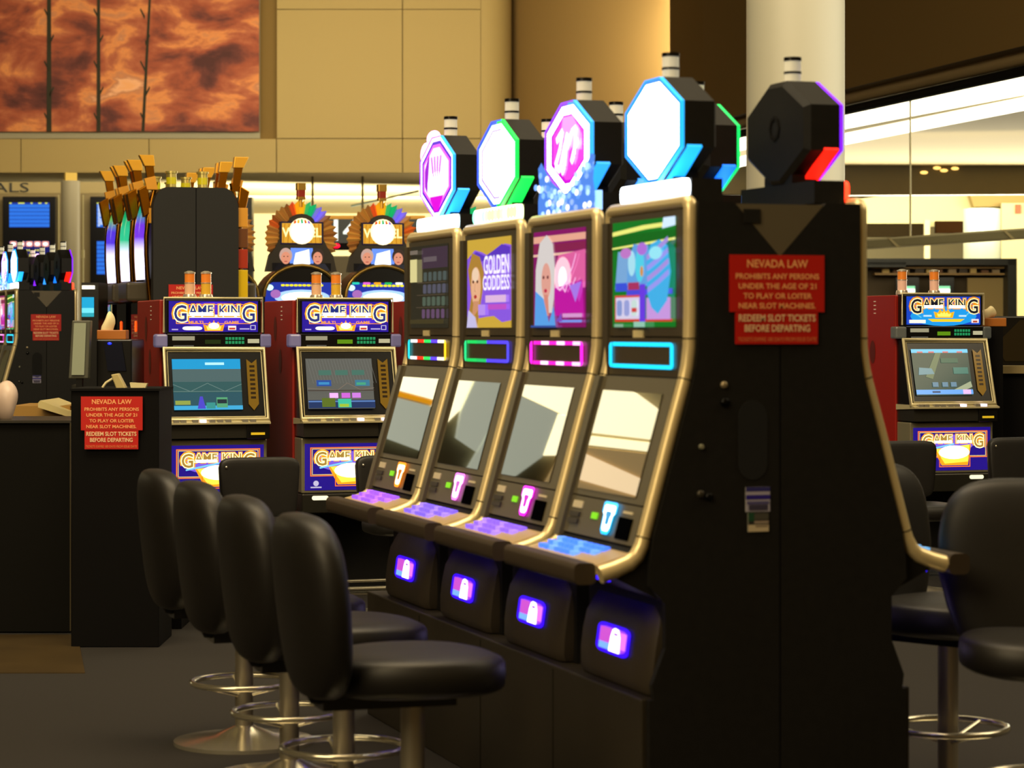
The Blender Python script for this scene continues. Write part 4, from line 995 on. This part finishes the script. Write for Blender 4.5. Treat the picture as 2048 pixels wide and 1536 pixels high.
a = Art(.084, .135); a.rect(0, 0, 1, 1, '18b0e0', 1).rect(0, 0, 1, .45, '70e0f0', 1.2).rect(0, 0, 1, .2, '30b8c8', .9); q = put('screen', a, t, (s.X(176), -.006, s.Z(614)))

# ------------------------------------------------------------------ walls and ceiling of the concourse
D = 45.0
wp = mat('tan_wall_panel', 'b29a5c', .75)
pan = []
rows_y = [(277, 345)] ; g = .9
xs = [-2900] + [42 - 256*k for k in range(11, 0, -1)] + [42, 298, 553, 805, 962]
for a0, a1 in zip(xs, xs[1:]):
    pan.append([(a0+g, 278), (a1-g, 278), (a1-g, 345), (a0+g, 345)])
xs2 = [553, 805, 962]
for yy0, yy1 in ((-60, 18), (19.5, 276.3)):
    for a0, a1 in zip(xs2, xs2[1:]): pan.append([(a0+g, yy0), (a1-g, yy0), (a1-g, yy1), (a0+g, yy1)])
wall('wall_back', 400, D, pan, wp, .25)
wall('wall_back', 400, D+.12, [[(-2900, -300), (962, -300), (962, 344), (-2900, 344)]], mat('joint_backing_tan', '80652f', .9), .2).location.z += 0  # darker tan backing seen through the panel joints
wall('wall_back', 0, D+.05, [[(-2900, -300), (520, -300), (520, 277), (-2900, 277)]], mat('recess_grey', 'a39a78', .8), .05)
# curved end of the wall
s = Spot(962, D); b = MB(); n = 12; R = 0.55
pts = []
for k in range(n+1):
    a = PI/2*k/n; pts.append((s.X(962)+R*math.sin(a), R*(1-math.cos(a))))
pts += [(s.X(962)+R-.1, R+.2), (s.X(962), .3)]
b.prism(pts, 'z', s.Z(345), s.Z(-60)); struct('wall_back', b, wp, 40, s.loc, -TH)
# painting
s = Spot(200, D-.1); pt = s.thing('painting', 'wide sunset cloud painting on the tan wall at upper left', 'painting')
b = MB(); s.box(b, -420, 518, -90, 263, .04, D-.1); 
m = bpy.data.materials.new('sunset_canvas'); m.use_nodes = True; nt = m.node_tree; bs = nt.nodes['Principled BSDF']; bs.inputs['Roughness'].default_value = .7
tc = nt.nodes.new('ShaderNodeTexCoord'); mp = nt.nodes.new('ShaderNodeMapping'); mp.inputs['Scale'].default_value = (.42, 1, .80)
nz = nt.nodes.new('ShaderNodeTexNoise'); nz.inputs['Scale'].default_value = 1.9; nz.inputs['Detail'].default_value = 9; nz.inputs['Roughness'].default_value = .55; nz.inputs['Distortion'].default_value = .35
cr = nt.nodes.new('ShaderNodeValToRGB')
nt.links.new(tc.outputs['Object'], mp.inputs[0]); nt.links.new(mp.outputs[0], nz.inputs['Vector']); nt.links.new(nz.outputs['Fac'], cr.inputs[0]); nt.links.new(cr.outputs[0], bs.inputs['Base Color'])
E_ = cr.color_ramp.elements; E_[0].position = .33; E_[0].color = (*lin('4c1c10'), 1); E_[1].position = .72; E_[1].color = (*lin('f0a868'), 1)
for pos, c in ((.40, '6c3020'), (.47, 'a04c28'), (.52, 'b4623a'), (.57, 'e08c48'), (.62, 'c07c50'), (.67, 'f0b07c')): e = E_.new(pos); e.color = (*lin(c), 1)
part('canvas', b, m, pt)
b = MB()
for i, (px, w_) in enumerate(((98, 5), (197, 4), (290, 3), (-60, 5), (-200, 4))):
    lean = 14 if px == 290 else 0
    s.poly(b, [(px-w_-lean*.3, 263), (px+w_-lean*.3, 263), (px+w_*.7+lean, -90), (px-w_*.7+lean, -90)], .01, D-.112)
    for q in range(5):
        yq = 240-q*52; sd_ = 1 if q % 2 else -1; s.poly(b, [(px, yq), (px+sd_*9, yq-16), (px+sd_*10, yq-12), (px+sd_*1, yq+7)], .01, D-.112)
part('painted_stems', b, mat('painted_dark_green', '2e2a12', .8), pt)
# brown bulkhead that returns towards the viewer on the right, bottom edge at ceiling height
def onz(px, py, z):
    v = (661-py)/FPX; return at(px, py, (z-EYE)/v)
HZ = 4.25
A = onz(1004, 348, HZ); B = onz(1445, 262, HZ); Bq = onz(2300, 66, HZ); A = Vector((A.x, A.y, HZ))
b = MB()
for q0, q1 in ((A, B), (B, Bq)):
    d = (q1-q0).normalized(); nrm = Vector((d.y, -d.x, 0))*.3
    if nrm.y < 0: nrm = -nrm
    b.add([(q0.x, q0.y, HZ+.10), (q1.x, q1.y, HZ+.10), (q1.x, q1.y, 9), (q0.x, q0.y, 9), (q0.x+nrm.x, q0.y+nrm.y, HZ+.10), (q1.x+nrm.x, q1.y+nrm.y, HZ+.10), (q1.x+nrm.x, q1.y+nrm.y, 9), (q0.x+nrm.x, q0.y+nrm.y, 9)],
          [(0,1,2,3),(4,7,6,5),(0,4,5,1),(1,5,6,2),(2,6,7,3),(3,7,4,0)])
struct('wall_right', b, mat('brown_bulkhead', '8a6c34', .8))
b = MB(); b.tube([A+Vector((-.05, -.1, .05)), B+Vector((-.05, -.1, .05)), Bq+Vector((0, -.1, .05))], .09, 8); struct('trim_1', b, mat('tan_trim', 'b89c68', .5), 60)
b = MB(); b.tube([B+Vector((0, .1, -.1)), Bq+Vector((0, .1, -.1))], .06, 8); struct('trim_2', b, M_matte, 60)
# pale pilaster at the curved wall end
wall('wall_back', 999, 46.5, [[(988, -60), (1008, -60), (1008, 345), (988, 345)]], mat('pale_pilaster', 'a89c74', .7), .3)
# low ceiling beyond
b = MB(); cpts = [onz(-700, 346, HZ), onz(962, 346, HZ), onz(1450, 264, HZ), onz(2300, 70, HZ), onz(2600, 300, HZ), onz(2600, 470, HZ), onz(-700, 470, HZ)]
b.add([(p.x, p.y, HZ) for p in cpts] + [(p.x, p.y, HZ+.1) for p in cpts], [list(range(7)), list(range(7, 14))[::-1]])
struct('ceiling', b, mat('cream_ceiling', 'cdb988', .8))
b = MB(); lp = [(1400, 290), (1690, 219), (2300, 80), (2300, 132), (2048, 190), (1690, 258), (1400, 318)]
P = [onz(x, y, HZ-.03) for x, y in lp]; b.add([(p.x, p.y, HZ-.03) for p in P]+[(p.x, p.y, HZ-.005) for p in P], [list(range(7))[::-1], list(range(7, 14))] + [(i, (i+1) % 7, 7+(i+1) % 7, 7+i) for i in range(7)])
o = part('cove_light', b, lamp('luminous_cove', 'fff4cc', 2.6)); tag(o, 'broad luminous ceiling strip crossing the upper right', 'ceiling light')
b = MB(); b.tube([onz(1400, 339, HZ-.05), onz(1690, 276, HZ-.05), onz(2048, 205, HZ-.05), onz(2300, 149, HZ-.05)], .10, 6); o = part('cove_tube', b, lamp('cove_tube', 'fffbe0', 3), None, 60); tag(o, 'thin bright light tube below the luminous ceiling strip', 'ceiling light')
# far wall
wall('wall_far', 800, 62, [[(-900, 330), (2600, 330), (2600, FY(62)), (-900, FY(62))]], mat('cream_far_wall', 'e6d8a8', .8), .2)
# ceilings drops right
def drop(name, t, pts, c, rough=.7, dep=.3): return wall(name, pts[0][0], t, [pts], mat('drop_'+c, c, rough), dep)
drop('wall_soffit', 43.95, [(1440, 329), (2500, 329), (2500, 386), (1440, 392)], '5a4c28', .5)
drop('wall_soffit', 49.5, [(1440, 372), (1700, 400), (1936, 371), (1952, 414), (1950, 450), (1440, 470)], 'eadfa6')
drop('wall_soffit', 49, [(1934, 371), (2500, 340), (2500, 405), (1948, 414)], 'b09858')
for x0, x1, y0, y1, c in ((1700, 1848, 447, 474, '2a2214'), (1872, 1929, 442, 466, '33200e')):
    wall('window_or_glow_pane_%d' % (1 if x0 == 1700 else 2), x0, 49.3, [[(x0, y1), (x1, y1), (x1, y0), (x0, y0)]], mat('win_'+c, c, .9, ior=1.1), .18)
for i, (x, y) in enumerate(((1848, 345), (1874, 336), (1888, 341), (1910, 337))):
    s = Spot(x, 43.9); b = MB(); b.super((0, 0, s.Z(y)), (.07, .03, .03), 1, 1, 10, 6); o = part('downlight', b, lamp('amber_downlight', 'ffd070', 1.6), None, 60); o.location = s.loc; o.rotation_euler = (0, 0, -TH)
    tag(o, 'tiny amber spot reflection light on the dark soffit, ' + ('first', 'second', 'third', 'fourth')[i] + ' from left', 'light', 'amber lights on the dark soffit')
# columns
def column(label, px, t, wpx, y_top, col, rough=.45):
    s = Spot(px, t); r = wpx*t/FPX/2; b = MB(); b.lathe([(r, 0), (r, s.Z(y_top))], 0, 0, 48); o = part('column', b, mat('column_'+col, col, rough), None, 50); o.location = s.loc; return tag(o, label, 'column')
column('broad white round column behind the dark octagon sign', 1591, 17.5, 196, -320, 'c9c4ae')
column('short silvery round column at far right beneath the white beam', 1964, 46.5, 74, 418, '8c9486', .35)
s = Spot(141, 40); c = column('grey round column between two information displays, yellow cap', 141, 40, 38, 362, '8c8264')
b = MB(); r = .16
b.box(-.085*1.1, .085*1.1, -.09, .09, s.Z(362)+.0, s.Z(346)); part('cap', b, mat('mustard_cap', 'b89838', .5), c)
for i, px in enumerate((117, 166)):
    s = Spot(px, 38); b = MB(); b.tube([(0, 0, s.Z(516)), (0, 0, s.Z(500))], .022, 8); b.tube([(0, 0, s.Z(516)), (0, 0, s.Z(390))], .009, 8); b.tube([(0, 0, s.Z(FY(38))), (0, 0, s.Z(516))], .012, 8)
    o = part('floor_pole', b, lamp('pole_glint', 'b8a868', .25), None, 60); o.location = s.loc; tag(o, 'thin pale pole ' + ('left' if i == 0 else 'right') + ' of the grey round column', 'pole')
# hanging louvre and rod
s = Spot(1900, 30)
t = s.thing('hanging_light_rail', 'long grey rail hung from the ceiling on a thin rod, right side', 'light rail')
b = MB(); Lq = [(1500, 494), (2200, 446), (2200, 468), (1500, 514)]; s.poly(b, Lq, .10); part('rail', b, mat('grey_rail', 'b8ae88', .5), t)
b = MB(); s.poly(b, [(1500, 497), (2200, 450), (2200, 465), (1500, 511)], .002, 29.99); part('louvre', b, mat('grey_louvre', '857c58', .6), t)
for px in (1778, 2008):
    b = MB(); y = 494-(px-1500)*.0686; s.poly(b, [(px-4, y), (px+2, y), (px+24, y+20), (px+16, y+20)], .004, 29.98); part('cross_bar', b, mat('pale_bar', 'b8a878', .5), t)
b = MB(); b.tube([(s.X(1822), .05, s.Z(472)), (s.X(1822), .05, HZ)], .012, 8); b.lathe([(.07, HZ-.04), (.03, HZ-.06), (.01, HZ-.07)], s.X(1822), .05, 16); part('rod', b, mat('ivory_rod', 'e8dcb0', .4), t, 60)
# shop front far right
s = Spot(1890, 40); t = s.thing('shop_front', 'dark shop front with brown shelves and two green-white screens, far right', 'shop')
b = MB(); s.box(b, 1700, 2032, 517, 530, .8); s.box(b, 2016, 2034, 517, 720, .8); s.box(b, 1700, 1812, 524, 534, .8); part('black_frame', b, mat('green_black', '12140e', .5), t)
b = MB(); s.box(b, 1700, 2016, 528, 720, .1, 40.7); part('back_panel', b, mat('shop_brown', '4c3c20', .7), t)
b = MB(); s.box(b, 1935, 2016, 556, 720, .05, 40.4); part('tan_board', b, mat('shop_tan', '9c8450', .7), t)
for i, y in enumerate((533, 546)):
    b = MB(); s.box(b, 1750, 2012, y, y+4, .3, 40.3); part('shelf', b, mat('shelf_wood', 'a07c40', .5), t)
rng = random.Random(9)
for i in range(11):
    x = 1765+i*22; b = MB(); s.box(b, x, x+10+rng.random()*8, 537+rng.random()*3, 546, .1, 40.3); part('shelf_goods', b, mat('goods_%d' % (i % 4), ('c8a860', '6c4420', '98805c', '40301c')[i % 4], .6), t)
for px0 in (1798, 1868):
    b = MB(); s.box(b, px0-6, px0+40, 555, 640, .1, 40.1); part('screen_housing', b, M_black, t)
    a = Art(32*40/FPX, 28*40/FPX); a.rect(0, 0, 1, 1, 'e8ffd8', 2.2).rect(0, .8, 1, 1, '88d8a0', 1.4); put('lit_screen', a, t, (s.X(px0+16, 40.09), .085, s.Z(586, 40.09)))
for i, (x, y0) in enumerate(((1846, 488), (1850, 488), (1857, 488))):
    pass
sbox('mast', 'slim pale mast standing behind the hanging rail', 'pole', 1853, 48.9, 1849, 1860, 440, FY(48.9), .1, M_cream)
sbox('exit_marker', 'small orange-red sign near the right edge under the white beam', 'sign', 2036, 48.6, 2032, 2042, 409, 427, .08, mat('orange_red', 'e04818', .5, 0, .6))
sbox('door_panel', 'tall pale door panel at the far right edge beside the silvery column', 'door', 2030, 48.7, 2003, 2070, 406, FY(48.7), .1, mat('door_cream', 'd8cc9c', .6))
# gate sign
s = Spot(725, 47); t = s.thing('gate_sign', 'black hanging gate sign with white 14 and orange top strip', 'sign')
b = MB(); s.box(b, 600, 850, 438, 486, .2); part('sign_box', b, mat('sign_green_black', '28302c', .5), t)
b = MB(); s.box(b, 600, 850, 431, 438, .2); part('top_strip', b, mat('sign_orange', 'c88c10', .5, 0, .3), t)
a = Art(46*47/FPX, 40*47/FPX); a.text('14', 0, 0, 1, 1, 'f8fff0', 1.3, .02); put('number', a, t, (s.X(692), -.01, s.Z(460)))
b = MB(); b.super((s.X(673), -.06, s.Z(492)), (.07, .05, .045), 1, 1, 12, 8); part('red_light', b, lamp('red_led', 'ff0830', 2), t, 60)
b = MB(); s.box(b, 600, 850, 486, 500, .2, 47.05); part('ticker', b, M_matte, t)
for px in (625, 725):
    b = MB(); s.box(b, px-2.2, px+2.2, 340, 431, .04, 47.05); part('rod', b, mat('khaki_rod', '6c5c30', .6), t)
s = Spot(770, 50); b = MB(); b.tube([(s.X(702), 0, s.Z(412)), (s.X(838), 0, s.Z(382))], .022, 8); struct('handrail', b, mat('dark_green_rail', '202c18', .5), 60, s.loc, -TH)  # dark slanted handrail, drawn without supports
sbox('gate_desk', 'dark gate desk beneath the sign numbered 14', 'desk', 700, 46, 560, 860, 512, FY(46), .8, mat('desk_brown', '5c5030', .6))
sbox('dark_cabinet', 'black wall cabinet right of the arched end panel', 'cabinet', 494, 41, 462, 504, 394, FY(41), .3, M_black)

# ------------------------------------------------------------------ information wall far left
s = Spot(60, 43); t = s.thing('information_wall', 'beige information wall with dark letters ALS above the flight displays', 'information board')
b = MB(); s.box(b, -600, 300, 386, FY(43), .3); part('board', b, mat('board_beige', '8c7a4c', .6), t)
b = MB(); s.box(b, -600, 300, 364, 387, .2); part('header', b, mat('header_beige', 'b09c64', .6), t)
a = Art(72*43/FPX, 19*43/FPX); a.text('ALS', 0, 0, 1, 1, '2c2c24', 1); put('lettering', a, t, (s.X(22), -.02, s.Z(375)), lit=False)
def fid(label, px0, kind):
    s = Spot(px0+50, 42.75); t = s.thing('flight_display', label, 'display', 'flight displays on the information wall')
    b = MB(); s.box(b, px0, px0+106, 393, 608, .25); part('housing', b, M_black, t, bevel=.01)
    a = Art(81*42.4/FPX, 50*42.4/FPX); a.rect(0, 0, 1, 1, '1838a0', 1)
    for k in range(6): a.rect(0, .02+k*.155, 1, .15+k*.155, '2c78e8', 1)
    for x0, x1 in ((.0, .06), (.22, .38), (.53, .58), (.72, .80), (.89, .95)): a.rect(x0, .95, x1, 1.0, 'd8e060', 1.1)
    if kind:
        for k in range(14): a.rect(.03, .05+k*.065, .08+.2*((k*7) % 5)/5, .09+k*.065, 'd8e8ff', 1.1)
    put('screen', a, t, (s.X(px0+54), -.01, s.Z(430)))
    a = Art(81*42.4/FPX, 42*42.4/FPX)
    if not kind:
        a.rect(0, 0, 1, 1, '14186c', .9)
        for k in range(5): a.poly(rrect(.17, .26, .04, 3, .1+k*.2, .86), 'f0a090', 1.2); a.ell(.1+k*.2, .86, .06, .08, 'fff0f0', 1.8)
        for k in range(9): a.rect(.2+k*.07, .52, .25+k*.07, .6, 'd8d060', 1.1)
        for x0, x1 in ((.50, .54), (.6, .72), (.78, .83)): a.rect(x0, .12, x1, .38, 'e8d840', 1.2)
    else:
        a.rect(0, -.6, 1, 1, '1838a0', 1)
        for k in range(8): a.rect(0, -.58+k*.2, 1, -.42+k*.2, '2c78e8', 1)
    put('lower_screen', a, t, (s.X(px0+54), -.01, s.Z(503)))
fid('black flight display with blue rows and pink tiles, at the left edge', 5, 0)
fid('black flight display with blue rows, partly behind the gold-trimmed machines', 180, 1)

# ------------------------------------------------------------------ right side counter behind the blue machine
s = Spot(2030, 14.25); t = s.thing('service_counter', 'black service counter with pale rail at the far right edge', 'counter')
b = MB(); s.box(b, 1978, 2250, 748, FY(14.25), .33); part('body', b, M_ink, t)
b = MB(); s.box(b, 1990, 2250, 732, 747, .3, 14.22); part('rail', b, mat('pale_rail', 'a8986c', .4, .4), t)
s = Spot(2020, 14.6); t = s.thing('counter_monitor', 'black slanted monitor housing above the service counter, right edge', 'monitor')
b = MB(); s.poly(b, [(1962, 632), (2200, 632), (2200, 735), (1990, 735), (1968, 700)], .35); part('housing', b, M_black, t, bevel=.01)
b = MB(); s.poly(b, [(1990, 690), (2040, 640), (2200, 640), (2200, 722), (2010, 722)], .01, 14.59); part('screen', b, M_glass, t)
b = MB(); b.tube([(s.X(1975), -.05, s.Z(672)), (s.X(1985), -.06, s.Z(700)), (s.X(1998), -.05, s.Z(722)), (s.X(2000), -.04, s.Z(736))], .008, 8); part('cable', b, mat('pale_cable', 'a8a080', .5), t, 60)
tissue('orange wooden tissue box beside the blue-marquee machine, right', 1984, 653, 14.0, 50, 17, .05, True)
sbox('box_stack', 'black storage box column under the right tissue box', 'box', 1984, 13.95, 1966, 2006, 653.5, FY(13.95), .15, M_ink)

# tan floor strip in front of the left counter
b = MB(); q = [onz(-400, 1269, .004), onz(155, 1269, .004), onz(170, 1345, .004), onz(-400, 1345, .004)]
b.add([tuple(p) for p in q]+[(p.x, p.y, 0) for p in q], [(0, 1, 2, 3), (0, 4, 5, 1), (1, 5, 6, 2), (2, 6, 7, 3), (3, 7, 4, 0)][::1]); struct('floor', b, mat('tan_floor_strip', '43351d', .35, noise=.2, nscale=3))

# ------------------------------------------------------------------ outer shell of the hall
b = MB(); b.box(-22, -21.8, -3, 75, 0, 9); struct('wall_left', b, mat('hall_wall_tan', '9c8450', .8))
b = MB(); b.box(32, 32.2, -3, 75, 0, 9); struct('wall_right', b, mat('hall_wall_tan', '9c8450', .8))
b = MB(); b.box(-22, 32, -3.2, -3, 0, 9); struct('wall_front', b, mat('hall_wall_tan', '9c8450', .8))
b = MB(); b.box(-22, 32.2, -3.2, 75, 9, 9.2); struct('ceiling', b, mat('hall_ceiling', 'b8a878', .8))
b = MB(); b.box(-22, 32, 75, 75.2, 0, 9); struct('wall_end', b, mat('hall_wall_tan', '9c8450', .8))

# glowing panes added out of view, shaped to be mirrored in the slanted screens
CL = lamp('mirror_glow_cream', 'fff2c4', 5); GL = lamp('mirror_glow_grey', 'b4b8a4', 2.4); TL = lamp('mirror_glow_tan', 'c8a870', 1.6)
panes = [([(-1985, -260), (-2300, -300), (-2300, -163), (-1985, -27)], CL), ([(-1985, -18), (-2300, -154), (-2300, -130), (-1985, 6)], CL),
         ([(-1985, 12), (-2300, -124), (-2300, 90), (-1985, 120)], TL), ([(-2020, 8), (-2062, 66), (-2270, 10), (-2240, -26)], lamp('mirror_glow_rose', 'ffe0b0', 3.6)),
         ([(-1770, -130), (-1980, -200), (-1980, -66), (-1930, -42), (-1770, -18)], CL), ([(-1918, -36), (-1980, -62), (-1980, 44), (-1940, 66)], CL),
         ([(-1770, -16), (-1915, -38), (-1938, 70), (-1880, 180), (-1770, 200)], GL),
         ([(-1655, -60), (-1765, -120), (-1765, 150), (-1700, 150), (-1672, 90)], GL), ([(-1600, -10), (-1652, -40), (-1668, 90), (-1655, 130), (-1600, 120)], CL),
         ([(-1440, 20), (-1595, -20), (-1595, 104), (-1440, 150)], CL), ([(-1440, 153), (-1595, 107), (-1595, 118), (-1440, 164)], lamp('mirror_glow_amber', 'd89010', 3)),
         ([(-1440, 168), (-1595, 122), (-1640, 220), (-1440, 260)], GL)]
for i, (p, m_) in enumerate(panes):
    wall('window_or_glow_pane_%d' % (i+3), -1900, D-.1-(.05 if i == 3 else 0), [p], m_, .08)
